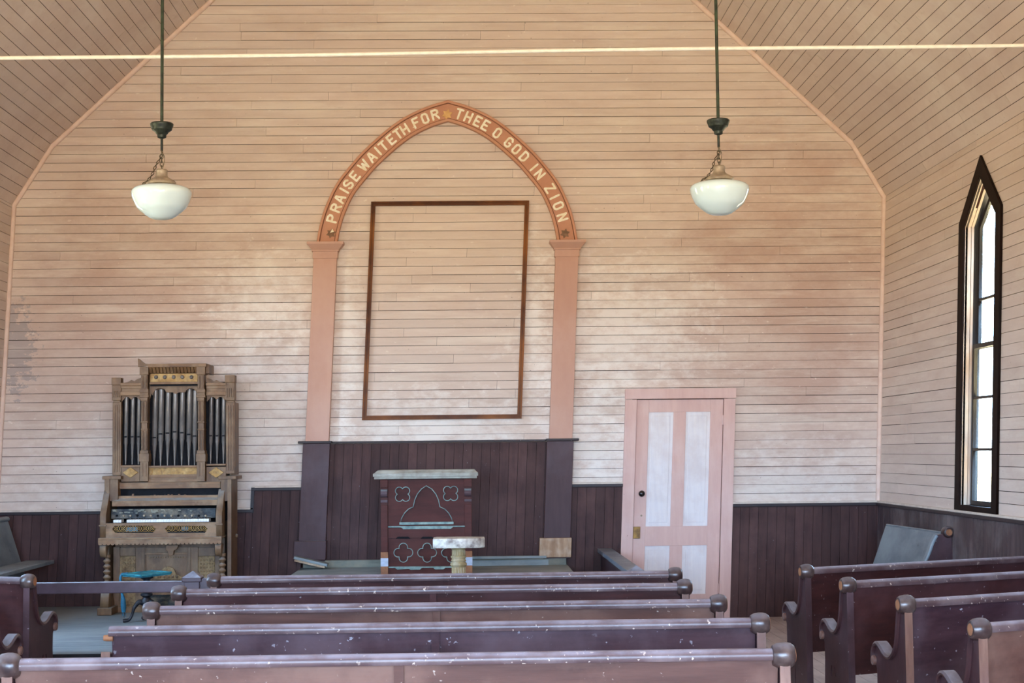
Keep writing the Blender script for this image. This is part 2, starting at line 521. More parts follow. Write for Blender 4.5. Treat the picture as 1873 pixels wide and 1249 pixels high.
def catmull(pts, n=6):
    out = []
    P = [2 * Vector(pts[0]) - Vector(pts[1])] + [Vector(p) for p in pts] + [2 * Vector(pts[-1]) - Vector(pts[-2])]
    for i in range(1, len(P) - 2):
        for k in range(n):
            t = k / n
            a, b, c, d = P[i - 1], P[i], P[i + 1], P[i + 2]
            out.append(0.5 * ((2 * b) + (c - a) * t + (2 * a - 5 * b + 4 * c - d) * t * t + (3 * b - a - 3 * c + d) * t ** 3))
    out.append(P[-2])
    return out


# ------------------------------------------------------------------ the room shell
PITCHB = 0.0832
ROOF = [(UL, 4.00), (-4.04, 4.57), (-0.42, 8.10), (3.52, 4.56), (UR, 4.03)]
Y0R = -3.0


def roof_u(z):
    if z <= 4.0:
        return UL, UR
    if z < 4.57:
        t = (z - 4.0) / .57
        return UL + t * .33, UR - t * .33
    t = (z - 4.565) / (8.10 - 4.565)
    return -4.04 + t * 3.62, 3.52 - t * 3.94


def segs(a, b, lo=1.2, hi=4.5):
    out = []
    x = a
    first = True
    while x < b - 1e-6:
        w = random.uniform(lo, hi) * (random.uniform(.2, 1) if first else 1)
        first = False
        e = x + w
        if b - e < 0.5:
            e = b
        out.append((x, min(e, b)))
        x = e
    return out


def subtract(iv, cut):
    out = []
    for a, b in iv:
        c, d = cut
        if d <= a or c >= b:
            out.append((a, b))
        else:
            if c > a + .01:
                out.append((a, c))
            if d < b - .01:
                out.append((d, b))
    return out


# end wall: horizontal boards
mb = MB()
bk = MB()
z = 1.15
GAP = 0.0042
while z < 8.05:
    z1 = z + PITCHB
    (a0, b0), (a1, b1) = roof_u(z), roof_u(z1)
    iv = [(min(a0, a1), max(b0, b1))]
    zm = (z + z1) / 2
    if zm < 1.345:
        iv = subtract(iv, (-2.0, 1.0))
    if zm < 1.35:
        iv = subtract(iv, (0.9, 1.45))
    if zm < 1.755:
        iv = subtract(iv, (-1.535, 0.94))
    if zm < 2.18:
        iv = subtract(iv, (1.50, 2.40))
    for a, b in iv:
        bk.box(a, b, D + .012, D + .02, z, z1)
        for (p, q) in segs(a, b, 1.6, 4.8):
            dy = random.uniform(-.0012, .0012)
            l0, l1 = (p + .001, p + .001) if p > a + .001 else (max(p, a0), max(p, a1))
            r0, r1 = (q - .001, q - .001) if q < b - .001 else (min(q, b0), min(q, b1))
            if r0 - l0 < .02 or r1 - l1 < .005:
                continue
            y0, y1 = D + dy, D + .014
            gb = GAP * random.uniform(.6, 1.35)
            za, zb = z + gb, z1
            mb.hexa([(l0, y0, za), (r0, y0, za), (r0, y1, za), (l0, y1, za), (l1, y0, zb), (r1, y0, zb), (r1, y1, zb), (l1, y1, zb)])
    z = z1
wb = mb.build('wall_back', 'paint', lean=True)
struct(wb)
bk.box(UL - .1, UR + .1, D + .02, D + .06, FZ - .1, 4.0)
bk.plate([[(UL - .1, 3.98)] + [(u, zz) for u, zz in ROOF] + [(UR + .1, 3.98)]], .04, MXZ(D + .04))
bk.build('wall_backing', 'groove', wb, lean=True, world=False)

# windows: Y range of the openings along the side walls (the one in view first)
WY = [12.175, 8.6, 5.0, 1.4]
WHW, WZ0, WZS, WZT = 0.385, 1.20, 3.38, 3.70      # half width of the opening, sill, spring, apex


def win_half(zz):
    if zz < WZ0 - .02:
        return 0
    if zz <= WZS:
        return WHW
    if zz < WZT:
        return WHW * (WZT - zz) / (WZT - WZS)
    return 0


def side_wall(sign, name):
    m = MB()
    b = MB()
    U = UR if sign > 0 else UL
    z = 1.15
    top = 4.03 if sign > 0 else 4.0
    while z < top - .01:
        z1 = min(z + PITCHB * 1.06, top)
        iv = [(Y0R, D)]
        hw = max(win_half(z + .01), win_half(z1))
        if hw > 0.02:
            for wy in WY:
                iv = subtract(iv, (wy - hw - .02, wy + hw + .02))
        for a, c in iv:
            b.box(min(U + sign * .010, U + sign * .02), max(U + sign * .010, U + sign * .02), a, c, z, z1)
            for p, q in segs(a, c, 1.8, 4.5):
                dx = random.uniform(-.0012, .0012)
                x0, x1 = sorted((U + dx, U + sign * .012))
                m.box(x0, x1, p + .001, q - .001, z + GAP * random.uniform(.6, 1.3), z1)
        z = z1
    w = m.build(name, 'paint_side', lean=True)
    struct(w)
    # outer sheathing with the window holes
    outline = [(Y0R, FZ - .1), (D + .06, FZ - .1), (D + .06, top + .1), (Y0R, top + .1)]
    holes = []
    for wy in WY:
        holes.append([(wy - WHW, WZ0), (wy - WHW, WZS), (wy, WZT), (wy + WHW, WZS), (wy + WHW, WZ0)])
    b.plate([outline] + holes, .03, MYZ(U + sign * .04))
    b.build('wall_backing', 'groove', w, lean=True, world=False)
    return w


wr = side_wall(1, 'wall_right')
wl = side_wall(-1, 'wall_left')

# ceiling: boards along the room on the four facets
m = MB()
b = MB()
for (ua, za), (ub, zb) in zip(ROOF[:-1], ROOF[1:]):
    d = Vector((ub - ua, 0, zb - za))
    Ln = d.length
    d.normalize()
    nrm = Vector((d.z, 0, -d.x))      # into the room
    if nrm.z > 0:
        nrm = -nrm
    rows = max(1, round(Ln / .092))
    w = Ln / rows
    P = Vector((ua, 0, za))
    for k in range(rows):
        p0 = P + d * (k * w + .0022)
        p1 = P + d * ((k + 1) * w - .0022)
        for (ya, yb) in segs(Y0R, D, 2.0, 5.0):
            o_ = random.uniform(-.001, .001)
            i_ = nrm * o_
            e_ = -nrm * .012
            Y_ = Vector((0, 1, 0))
            m.hexa([p0 + i_ + Y_ * (ya + .001), p1 + i_ + Y_ * (ya + .001), p1 + i_ + Y_ * (yb - .001), p0 + i_ + Y_ * (yb - .001),
                    p0 + e_ + Y_ * (ya + .001), p1 + e_ + Y_ * (ya + .001), p1 + e_ + Y_ * (yb - .001), p0 + e_ + Y_ * (yb - .001)])
    q0, q1 = P - nrm * .012 - d * .02, P + d * (Ln + .02) - nrm * .012
    q2, q3 = q1 - nrm * .03, q0 - nrm * .03
    Ya, Yb = Vector((0, Y0R - .1, 0)), Vector((0, D + .06, 0))
    b.hexa([q0 + Ya, q1 + Ya, q1 + Yb, q0 + Yb, q3 + Ya, q2 + Ya, q2 + Yb, q3 + Yb])
ce = m.build('ceiling', 'paint_ceil', lean=True)
struct(ce)
b.build('ceiling_backing', 'groove', ce, lean=True, world=False)

# main floor, boards along the room
m = MB()
x = -4.6
while x < 4.2:
    for (ya, yb) in segs(Y0R, D, 2, 5):
        m.box(x + .0015, x + .108, ya + .001, yb - .001, FZ - .03, FZ + random.uniform(-.0005, .0005))
    x += .11
fl = m.build('floor', 'floor')
struct(fl)
MB().box(-4.6, 4.2, Y0R - .1, D + .1, FZ - .08, FZ - .025).build('subfloor', 'groove_dark', fl, world=False)

# rear wall behind the camera; doorway and two tall windows enlarged for more light
hl = []
REAR = ((-1.6, 1.1, FZ, 3.3), (-3.8, -2.1, 1.2, 3.8), (1.6, 3.3, 1.2, 3.8))
for (a, c, z0, z1) in REAR:
    hl.append([(a, z0 + .001), (c, z0 + .001), (c, z1), (a, z1)])
struct(MB().plate([[(UL - .1, FZ - .05)] + [(UL - .1, 4.0)] + [(u, zz + .03) for u, zz in ROOF] + [(UR + .1, 4.0), (UR + .1, FZ - .05)]] + hl, .12, MXZ(Y0R - .05)).build('wall_rear', 'rear', lean=True))

# added unseen wall that shields the right-hand window jambs from sky light
struct(MB().box(6.1, 6.3, -8.0, 14.2, -.2, 5.6).build('sky_shield_wall', 'shield_wood'))
# corner and gable trims (quarter rounds)
for i, pth in enumerate(([(UL + .01, D - .01, 1.15), (UL + .01, D - .01, 4.0)], [(UR - .01, D - .01, 1.15), (UR - .01, D - .01, 4.03)],
                         [(u, D - .012, zz - .015) for u, zz in ROOF])):
    t = MB()
    if i < 2:
        t.tube(pth, .024, 8)
    else:
        for a, c in zip(pth[:-1], pth[1:]):
            t.tube([a, c], .028, 8, up=Vector((0, 1, 0)))
    struct(t.build('trim_%d' % (i + 1), 'trim', lean=True, smooth=60))

# wainscot ----------------------------------------------------------------
WB = 0.0855


def vboards(m, b, u0, u1, z0, z1, Y=D - .012):
    x = u0
    while x < u1 - .01:
        e = min(x + WB, u1)
        m.box(x + .0015, e - .0015, Y + random.uniform(-.0008, .0008), Y + .012, z0, z1)
        x = e
    b.box(u0, u1, Y + .006, D + .02, z0, z1 - .001)


m = MB()
b = MB()
vboards(m, b, UL, -2.0, FZ, 1.12)
vboards(m, b, -2.0, -1.53, FZ, 1.32)
vboards(m, b, -1.35, .76, .5, 1.74)
vboards(m, b, .93, 1.44, FZ, 1.32)
vboards(m, b, 2.46, UR, FZ, 1.12)
wn = m.build('trim_4', 'wain', lean=True)
struct(wn)
b.build('wainscot_backing', 'groove_dark', wn, lean=True, world=False)


def side_wain(sign):
    m = MB()
    b = MB()
    U = UR if sign > 0 else UL
    y = Y0R
    while y < D - .02:
        x0, x1 = sorted((U - sign * .012 + random.uniform(-.0008, .0008), U + sign * .002))
        m.box(x0, x1, y + .0015, min(y + WB, D - .012) - .0015, FZ, 1.12)
        y += WB
    x0, x1 = sorted((U - sign * .004, U + sign * .02))
    b.box(x0, x1, Y0R, D, FZ, 1.12)
    o = m.build('trim_%d' % (5 if sign > 0 else 6), 'wain_side' if sign > 0 else 'wain', lean=True)
    struct(o)
    b.build('wainscot_backing', 'groove_dark', o, lean=True, world=False)


side_wain(1)
side_wain(-1)

# wainscot caps
cp = MB()
cc = MB()
for (a, c, zz) in ((UL, -1.995, 1.135), (-2.02, -1.55, 1.335), (.95, 1.435, 1.335), (2.47, UR, 1.135)):
    cp.box(a, c, D - .038, D, zz - .022, zz + .006, .004)
    cc.box(a, c, D - .03, D, zz + .006, zz + .024, .003)
cp.box(-2.02, -1.99, D - .03, D, 1.11, 1.345)
for sgn, U in ((1, UR), (-1, UL)):
    x0, x1 = sorted((U - sgn * .038, U))
    cp.box(x0, x1, Y0R, D, 1.112, 1.14, .004)
    x0, x1 = sorted((U - sgn * .028, U))
    cc.box(x0, x1, Y0R, D, 1.14, 1.158, .003)
struct(cp.build('trim_7', 'wain_cap', lean=True))
struct(cc.build('trim_8', 'cream', lean=True))


# ------------------------------------------------------------------ windows
def build_window(idx, sign, wy):
    U = UR if sign > 0 else UL

    def Mx(off):
        return MYZ(U + sign * off)

    def lan(g, zb=0.0):      # lancet outline grown by g
        k = WHW / (WZT - WZS)
        return [(wy - WHW - g, WZ0 - zb), (wy - WHW - g, WZS + g * .35), (wy, WZT + g * 1.32 + .02), (wy + WHW + g, WZS + g * .35), (wy + WHW + g, WZ0 - zb)]
    cas = MB().plate([lan(.125, .045), lan(0.0, -.001)[::-1]], .02, Mx(-.011), .003).build('window_%d' % idx, 'window_dark', lean=True)
    struct(cas)
    # inside lining of the opening, three stepped strips
    j = MB()
    prev = [(wy - WHW, WZ0), (wy - WHW, WZS), (wy, WZT + .02), (wy + WHW, WZS), (wy + WHW, WZ0)]

    def band(x0, x1, g0):
        # a lining strip between depth x0 and x1, inset g0
        k = []
        for (yy, zz) in prev:
            c = Vector((wy - yy, 0))
            k.append((yy + (g0 if yy < wy - .01 else -g0 if yy > wy + .01 else 0), zz - (g0 * 1.2 if zz > WZT - .1 else 0)))
        for p, q in zip(k[:-1], k[1:]):
            n = Vector((q[1] - p[1], -(q[0] - p[0]))).normalized() * .012
            X0, X1 = U + sign * x0, U + sign * x1
            j.hexa([(X0, p[0], p[1]), (X1, p[0], p[1]), (X1, q[0], q[1]), (X0, q[0], q[1]),
                    (X0, p[0] - n.x, p[1] - n.y), (X1, p[0] - n.x, p[1] - n.y), (X1, q[0] - n.x, q[1] - n.y), (X0, q[0] - n.x, q[1] - n.y)])
    band(-.004, .012, .0)
    band(.015, .040, .008)
    band(.043, .062, .014)
    j.build('jamb', 'jamb', cas, lean=True, world=False)
    # dark shell behind the lining
    MB().plate([lan(.05, .05), lan(-.0, 0)[::-1]], .125, Mx(.063)).build('window_box', 'sash', cas, lean=True, world=False)
    s = MB()
    X0, X1 = sorted((U + sign * .0, U + sign * .13))
    s.box(X0, X1, wy - WHW - .02, wy + WHW + .02, WZ0 - .035, WZ0, .004)
    s.build('sill', 'sill', cas, lean=True, world=False)

    # sashes
    def sash(off, z0, z1, pointed, bars):
        m = MB()
        w, st = WHW - .02, .035
        if pointed:
            o = [(wy - w, z0), (wy - w, WZS), (wy, WZT - .02), (wy + w, WZS), (wy + w, z0)]
            i = [(wy - w + st, z0 + st), (wy - w + st, WZS - .015), (wy, WZT - .085), (wy + w - st, WZS - .015), (wy + w - st, z0 + st)]
        else:
            o = [(wy - w, z0), (wy - w, z1), (wy + w, z1), (wy + w, z0)]
            i = [(wy - w + st, z0 + st), (wy - w + st, z1 - .035), (wy + w - st, z1 - .035), (wy + w - st, z0 + st)]
        m.plate([o, i[::-1]], .026, Mx(off))
        for zb in bars:
            m.plate([[(wy - w + .01, zb - .011), (wy + w - .01, zb - .011), (wy + w - .01, zb + .011), (wy - w + .01, zb + .011)]], .022, Mx(off))
        sh = m.build('sash', 'sash', cas, lean=True, world=False)
        MB().plate([i], .003, Mx(off + .006)).build('pane', 'glass', sh, lean=True, world=False)
    sash(.078, WZ0, 2.45, False, (1.63, 2.03))
    sash(.108, 2.41, WZT, True, (2.80,))


k = 1
for wy in WY:
    build_window(k, 1, wy)
    k += 1
for wy in WY:
    build_window(k, -1, wy)
    k += 1

# ------------------------------------------------------------------ door
DU0, DU1, LU0, LU1, DTOP, LTOP = 1.433, 2.469, 1.546, 2.358, 2.222, 2.125
m = MB()
m.box(DU0, LU0 - .004, D - .035, D + .01, FZ, LTOP, .003)
m.box(LU1 + .004, DU1, D - .035, D + .01, FZ, LTOP, .003)
m.box(DU0 - .004, DU1 + .004, D - .042, D + .01, LTOP + .004, DTOP, .003)
door = m.build('door_1', 'door_pink', lean=True)
struct(door)


def dpx(px, py):
    return wal(px, py, D - .01)


leaf = MB()
yL = D - .004
leaf.box(LU0, 1.660, yL, yL + .03, FZ + .01, LTOP - .003, .002)
leaf.box(2.240, LU1, yL, yL + .03, FZ + .01, LTOP - .003, .002)
leaf.box(1.660, 2.240, yL, yL + .03, 2.005, LTOP - .003, .002)
leaf.box(1.660, 2.240, yL, yL + .03, .760, .940, .002)
leaf.box(1.660, 2.240, yL, yL + .03, FZ + .01, .31, .002)
leaf.box(1.892, 2.010, yL, yL + .03, .94, 2.005, .002)
leaf.box(1.892, 2.010, yL, yL + .03, .31, .76, .002)
lf = leaf.build('door_leaf', 'door_pink', door, lean=True, world=False)
for (a, c, z0, z1) in ((1.660, 1.892, .94, 2.005), (2.010, 2.240, .94, 2.005), (1.660, 1.892, .31, .76), (2.010, 2.240, .31, .76)):
    MB().box(a, c, yL + .012, yL + .02, z0, z1).box(a + .03, c - .03, yL + .007, yL + .015, z0 + .035, z1 - .035, .004).build('panel', 'door_white', lf, lean=True, world=False)
ku, kz = dpx(1173, 902.6)
kb = MB().lathe([(.02, 0), (.02, -.008), (.008, -.012), (.008, -.03), (.022, -.036), (.030, -.05), (.028, -.062), (.016, -.072), (0, -.075)], (ku, yL, kz), 'y', 20)
kb.build('door_knob', 'black', door, lean=True, smooth=50, world=False)
lu, lz = dpx(1165, 975)
MB().box(lu - .035, lu + .03, yL - .012, yL, lz - .05, lz + .06, .003).build('rim_lock', 'brass', door, lean=True, world=False)
u1, z1 = dpx(1173, 943)
MB().lathe([(.009, 0), (.009, -.004), (0, -.005)], (u1, yL, z1), 'y', 12).build('keyhole_plate', 'fitter', door, lean=True, world=False)
for (px, py) in ((1323, 768), (1317, 1076)):
    u1, z1 = dpx(px, py)
    MB().box(LU1 - .01, LU1 + .014, yL - .006, yL, z1 - .045, z1 + .045, .002).tube([(LU1 + .002, yL - .008, z1 - .045), (LU1 + .002, yL - .008, z1 + .045)], .006, 8).build('hinge', 'door_pink', door, lean=True, world=False)

# ------------------------------------------------------------------ gothic arch surround
AC = -.29


def acen(zz):
    return AC - .045 * max(0, (zz - 3.62)) / 1.34


half = [(1.225, 3.62), (1.192, 3.80), (1.137, 3.98), (1.035, 4.19), (.868, 4.405), (.765, 4.515), (.652, 4.62), (.53, 4.722), (.388, 4.816), (.195, 4.905), (0, 4.964)]
hc = catmull([(w, zz, 0) for w, zz in half], 6)


def off_half(d):
    out = []
    n = len(hc)
    for i, p in enumerate(hc):
        t = (hc[min(i + 1, n - 1)] - hc[max(i - 1, 0)]).normalized()
        nn = Vector((-t.y, t.x, 0))     # left of travel; travel runs up and inwards
        q = p + nn * d
        out.append(q)
    # clip beyond the axis
    res = []
    for i, q in enumerate(out):
        if q.x < 0:
            p = out[i - 1]
            tt = p.x / (p.x - q.x)
            res.append(p + (q - p) * tt)
            break
        res.append(q)
    else:
        if res[-1].x > 1e-4:
            p, q = res[-2], res[-1]
            res.append(q + (q - p) * (q.x / (p.x - q.x)))
    res[0] = Vector((res[0].x, 3.62, 0))
    return res


def full(d):
    h = off_half(d)
    L_ = [(acen(q.y) - q.x, q.y) for q in h]
    R_ = [(acen(q.y) + q.x, q.y) for q in h[:-1]][::-1]
    return L_ + R_


arch = thing('arch_surround', (AC, D - .05, DZ), 'large pointed terracotta arch on tall pilasters with a painted lettered band, on the end wall', 'arch')
ab = MB().plate([full(.028) + full(.160)[::-1]], .05, MXZ(D - .025)).build('lettered_band', 'arch', arch, lean=True)
MB().plate([full(0) + full(.024)[::-1]], .075, MXZ(D - .037), .004).build('outer_moulding', 'arch', arch, lean=True)
MB().plate([full(.165) + full(.192)[::-1]], .066, MXZ(D - .033), .004).build('inner_moulding', 'arch', arch, lean=True)
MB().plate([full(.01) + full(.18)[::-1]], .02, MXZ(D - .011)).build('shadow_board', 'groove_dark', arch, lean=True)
for s_ in (-1, 1):
    u0, u1 = (-1.535, -1.318) if s_ < 0 else (.730, .945)
    MB().box(u0, u1, D - .075, D + .0, 1.76, 3.50, .004).build('pilaster', 'arch_pink', arch, lean=True)
    cpt = MB()
    for (g, za, zb_, dp) in ((.008, 3.47, 3.535, .088), (.018, 3.535, 3.55, .098), (.062, 3.598, 3.622, .145)):
        cpt.box(u0 - g, u1 + g, D - dp, D, za, zb_, .003)
    a, c, e, f = u0 - .018, u1 + .018, u0 - .058, u1 + .058
    cpt.hexa([(a, D - .098, 3.55), (c, D - .098, 3.55), (c, D, 3.55), (a, D, 3.55), (e, D - .14, 3.598), (f, D - .14, 3.598), (f, D, 3.598), (e, D, 3.598)])
    cpt.build('capital', 'arch_pink', arch, lean=True)
    MB().box(u0 - .02, u1 + .012, D - .08, D, .66, 1.745, .004).build('lower_pilaster', 'pilaster_dark', arch, lean=True)
    MB().box(u0 - .06, u1 + .022, D - .12, D, .672, .850, .008).build('plinth_block', 'pilaster_dark' if s_ < 0 else 'bare', arch, lean=True)
mb_ = MB()
mb_.box(-1.60, -1.29, D - .11, D, 1.745, 1.768, .006).box(-1.29, .70, D - .045, D, 1.742, 1.762, .005).box(.70, 1.005, D - .11, D, 1.745, 1.768, .006)
mb_.build('cap_moulding', 'wain_cap', arch, lean=True)

STROKES = {
    'P': [[(0, 0), (0, 1), (.42, 1), (.6, .86), (.6, .62), (.42, .48), (0, .48)]],
    'R': [[(0, 0), (0, 1), (.42, 1), (.6, .86), (.6, .64), (.42, .52), (0, .52)], [(.3, .52), (.62, 0)]],
    'A': [[(0, 0), (.24, 1), (.38, 1), (.62, 0)], [(.12, .34), (.5, .34)]],
    'I': [[(0, 0), (0, 1)]],
    'S': [[(.58, .82), (.44, 1), (.14, 1), (0, .84), (0, .66), (.14, .54), (.44, .46), (.58, .34), (.58, .16), (.44, 0), (.14, 0), (0, .18)]],
    'E': [[(.55, 0), (0, 0), (0, 1), (.55, 1)], [(0, .5), (.42, .5)]],
    'W': [[(0, 1), (.18, 0), (.4, .75), (.62, 0), (.8, 1)]],
    'T': [[(0, 1), (.6, 1)], [(.3, 1), (.3, 0)]],
    'H': [[(0, 0), (0, 1)], [(.58, 0), (.58, 1)], [(0, .5), (.58, .5)]],
    'F': [[(0, 0), (0, 1), (.55, 1)], [(0, .52), (.42, .52)]],
    'O': [[(.14, 0), (0, .16), (0, .84), (.14, 1), (.42, 1), (.56, .84), (.56, .16), (.42, 0), (.14, 0)]],
    'G': [[(.56, .8), (.42, 1), (.14, 1), (0, .84), (0, .16), (.14, 0), (.42, 0), (.56, .16), (.56, .44), (.34, .44)]],
    'D': [[(0, 0), (0, 1), (.36, 1), (.56, .8), (.56, .2), (.36, 0), (0, 0)]],
    'N': [[(0, 0), (0, 1), (.58, 0), (.58, 1)]],
    'Z': [[(0, 1), (.58, 1), (0, 0), (.58, 0)]],
}
LET = [('P', 612, 401), ('R', 619.5, 382), ('A', 630, 367), ('I', 635.7, 352), ('S', 643, 341), ('E', 654, 326), ('W', 668.4, 305), ('A', 684, 291.6),
       ('I', 694, 279), ('T', 703, 269), ('E', 719, 259), ('T', 730, 248), ('H', 743.6, 241.5), ('F', 763.5, 229.6), ('O', 779.6, 222.5), ('R', 797.7, 216),
       ('T', 838.5, 213), ('H', 854, 220.5), ('E', 870.8, 228), ('E', 884.4, 236), ('O', 905.5, 249), ('G', 926.6, 265), ('O', 940, 278), ('D', 954, 291.6),
       ('I', 971, 311), ('N', 982, 323), ('Z', 999.8, 348.7), ('I', 1006.6, 364), ('O', 1015.5, 379), ('N', 1023.4, 399)]
cen = full(.096)
YB = D - .05


def band_at(u, zz):
    best = None
    for i in range(len(cen) - 1):
        a, c = Vector(cen[i]), Vector(cen[i + 1])
        t = max(0, min(1, (Vector((u, zz)) - a).dot(c - a) / (c - a).length_squared))
        q = a + (c - a) * t
        dd = (q - Vector((u, zz))).length
        if best is None or dd < best[0]:
            best = (dd, q, (c - a).normalized())
    return best[1], best[2]


for ch, px, py in LET:
    u, zz = wal(px, py, YB)
    q, t = band_at(u, zz)
    n = Vector((-t.y, t.x))
    if n.y < 0 and abs(t.x) > .01 and t.x > 0:
        n = -n
    H, Wd, r = .086, .090, .0098
    st = STROKES[ch]
    xs = [p[0] for s2 in st for p in s2]
    cx = (min(xs) + max(xs)) / 2
    m = MB()
    seg_i = 0
    for s2 in st:
        pts = [q + t * ((p[0] - cx) * Wd) + n * ((p[1] - .5) * H) for p in s2]
        for a, c in zip(pts[:-1], pts[1:]):
            dv = (c - a).normalized()
            pv = Vector((-dv.y, dv.x)) * r
            ol = []
            for kk in range(7):
                an = pi / 2 + pi * kk / 6
                ol.append(a + (dv * cos(an) + Vector((-dv.y, dv.x)) * sin(an)) * r)
            for kk in range(7):
                an = -pi / 2 + pi * kk / 6
                ol.append(c + (dv * cos(an) + Vector((-dv.y, dv.x)) * sin(an)) * r)
            seg_i += 1
            m.plate([[(v.x, v.y) for v in ol]], .006, MXZ(YB - .002 - .0004 * seg_i))
    m.build('letter', 'letter', ab, lean=True)


def star_pts(c, R, r, n=6, rot=0):
    return [(c[0] + (R if k % 2 == 0 else r) * sin(rot + pi * k / n), c[1] + (R if k % 2 == 0 else r) * cos(rot + pi * k / n)) for k in range(2 * n)]


for (px, py, mt, R) in ((818, 209.5, 'star', .052), (605.5, 427, 'star_bare', .048), (1033.4, 427, 'star_bare', .048)):
    u, zz = wal(px, py, YB)
    MB().plate([star_pts((u, zz), R, R * .58, 6 if mt == 'star' else 6, .2)], .008, MXZ(YB - .003)).build('star', mt, ab, lean=True)
u, zz = wal(756, 233, YB)
MB().lathe([(.005, 0), (.005, -.004), (0, -.005)], (u, YB, zz), 'y', 10).build('dot', 'letter', ab, lean=True)
u, zz = wal(607, 424, YB)
MB().plate([[(u - .016, zz - .012), (u + .02, zz), (u + .004, zz + .028)]], .014, MXZ(YB - .01)).build('star_fragment', 'letter', ab, lean=True)

# frame on the wall
FU0, FU1, FZ0, FZ1 = -1.022, .466, 1.958, 4.010
fr = MB()
for (g0, g1, dp) in ((0, .014, .034), (.010, .034, .022), (.030, .041, .036)):
    fr.plate([[(FU0 + g0, FZ0 + g0), (FU1 - g0, FZ0 + g0), (FU1 - g0, FZ1 - g0), (FU0 + g0, FZ1 - g0)],
              [(FU0 + g1, FZ0 + g1), (FU0 + g1, FZ1 - g1), (FU1 - g1, FZ1 - g1), (FU1 - g1, FZ0 + g1)]], dp, MXZ(D - dp / 2))
tag(fr.build('wall_moulding_frame', 'frame', lean=True), 'tall empty rectangle of brown varnished moulding nailed to the wall inside the arch', 'frame')

# ------------------------------------------------------------------ platform and raised step
pf = MB()
y = 11.5
while y < D - .02:
    e = min(y + .235, D - .013)
    for (a, c) in segs(-4.42, 1.33, 2.5, 5):
        pf.box(a + .001, c - .001, y + .0025, e, PZ - .03, PZ + random.uniform(-.0006, .0006))
    y = e
stg = thing('stage_platform', (-1.5, 11.5, FZ), 'low wide platform of dusty grey boards along the end wall, under the organ', 'platform')
pf.build('deck', 'platform', stg)
MB().box(-4.42, 1.33, 11.505, D - .012, FZ, PZ - .028).box(-4.42, 1.33, 11.49, 11.505, FZ, PZ - .002).build('riser', 'riser', stg)
XS0, XS1 = wal(552, 1036)[0] - .042, wal(1037, 1034)[0] - .042
ds = thing('raised_step', ((XS0 + XS1) / 2, 12.95, PZ), 'raised grey dusty step in front of the arch, under the dark pulpit', 'platform')
MB().box(XS0, XS1, 12.95, D - .03, DZ - .03, DZ, .003).build('top_boards', 'dais', ds)
MB().box(XS0 + .01, XS1 - .01, 12.97, D - .03, PZ + .001, DZ - .03).build('front_board', 'dais_side', ds)
MB().box(XS0 + .02, XS1 - .01, D - .07, D - .013, DZ, DZ + .066, .002).build('skirting', 'dais_side', ds)
a0 = at(862, 1016, D - .09)
MB().box(a0.x, .70, D - .13, D - .075, DZ + .066, DZ + .090, .004).box(a0.x, .72, D - .085, D - .07, DZ, DZ + .05, .002).build('loose_skirting_cap', 'dais', ds)

# fallen slab beside the left plinth
p0, p1 = at(539, 1022, D - .2), at(600, 1036, D - .2)
ang = math.atan2(p1.z - p0.z, p1.x - p0.x)
sl = thing('fallen_slab', ((p0.x + p1.x) / 2, D - .2, DZ), 'short grey-green slab lying tilted at the foot of the left pilaster', 'slab')
mid = (p0 + p1) / 2
mtx = Matrix.Translation(mid) @ Matrix.Rotation(-ang, 4, 'Y')
Ls = (p1 - p0).length / 2
mid_z = DZ + abs(sin(ang)) * Ls + .028
mtx = Matrix.Translation(Vector((mid.x, D - .215, mid_z))) @ Matrix.Rotation(-ang, 4, 'Y')
MB().box(-Ls, Ls, -.09, .06, -.003, .022, .006, mtx).build('slab_top', 'dais', sl)
MB().box(-Ls + .01, Ls - .02, -.075, .055, -.024, -.003, .004, mtx).build('slab_underside', 'bare', sl)


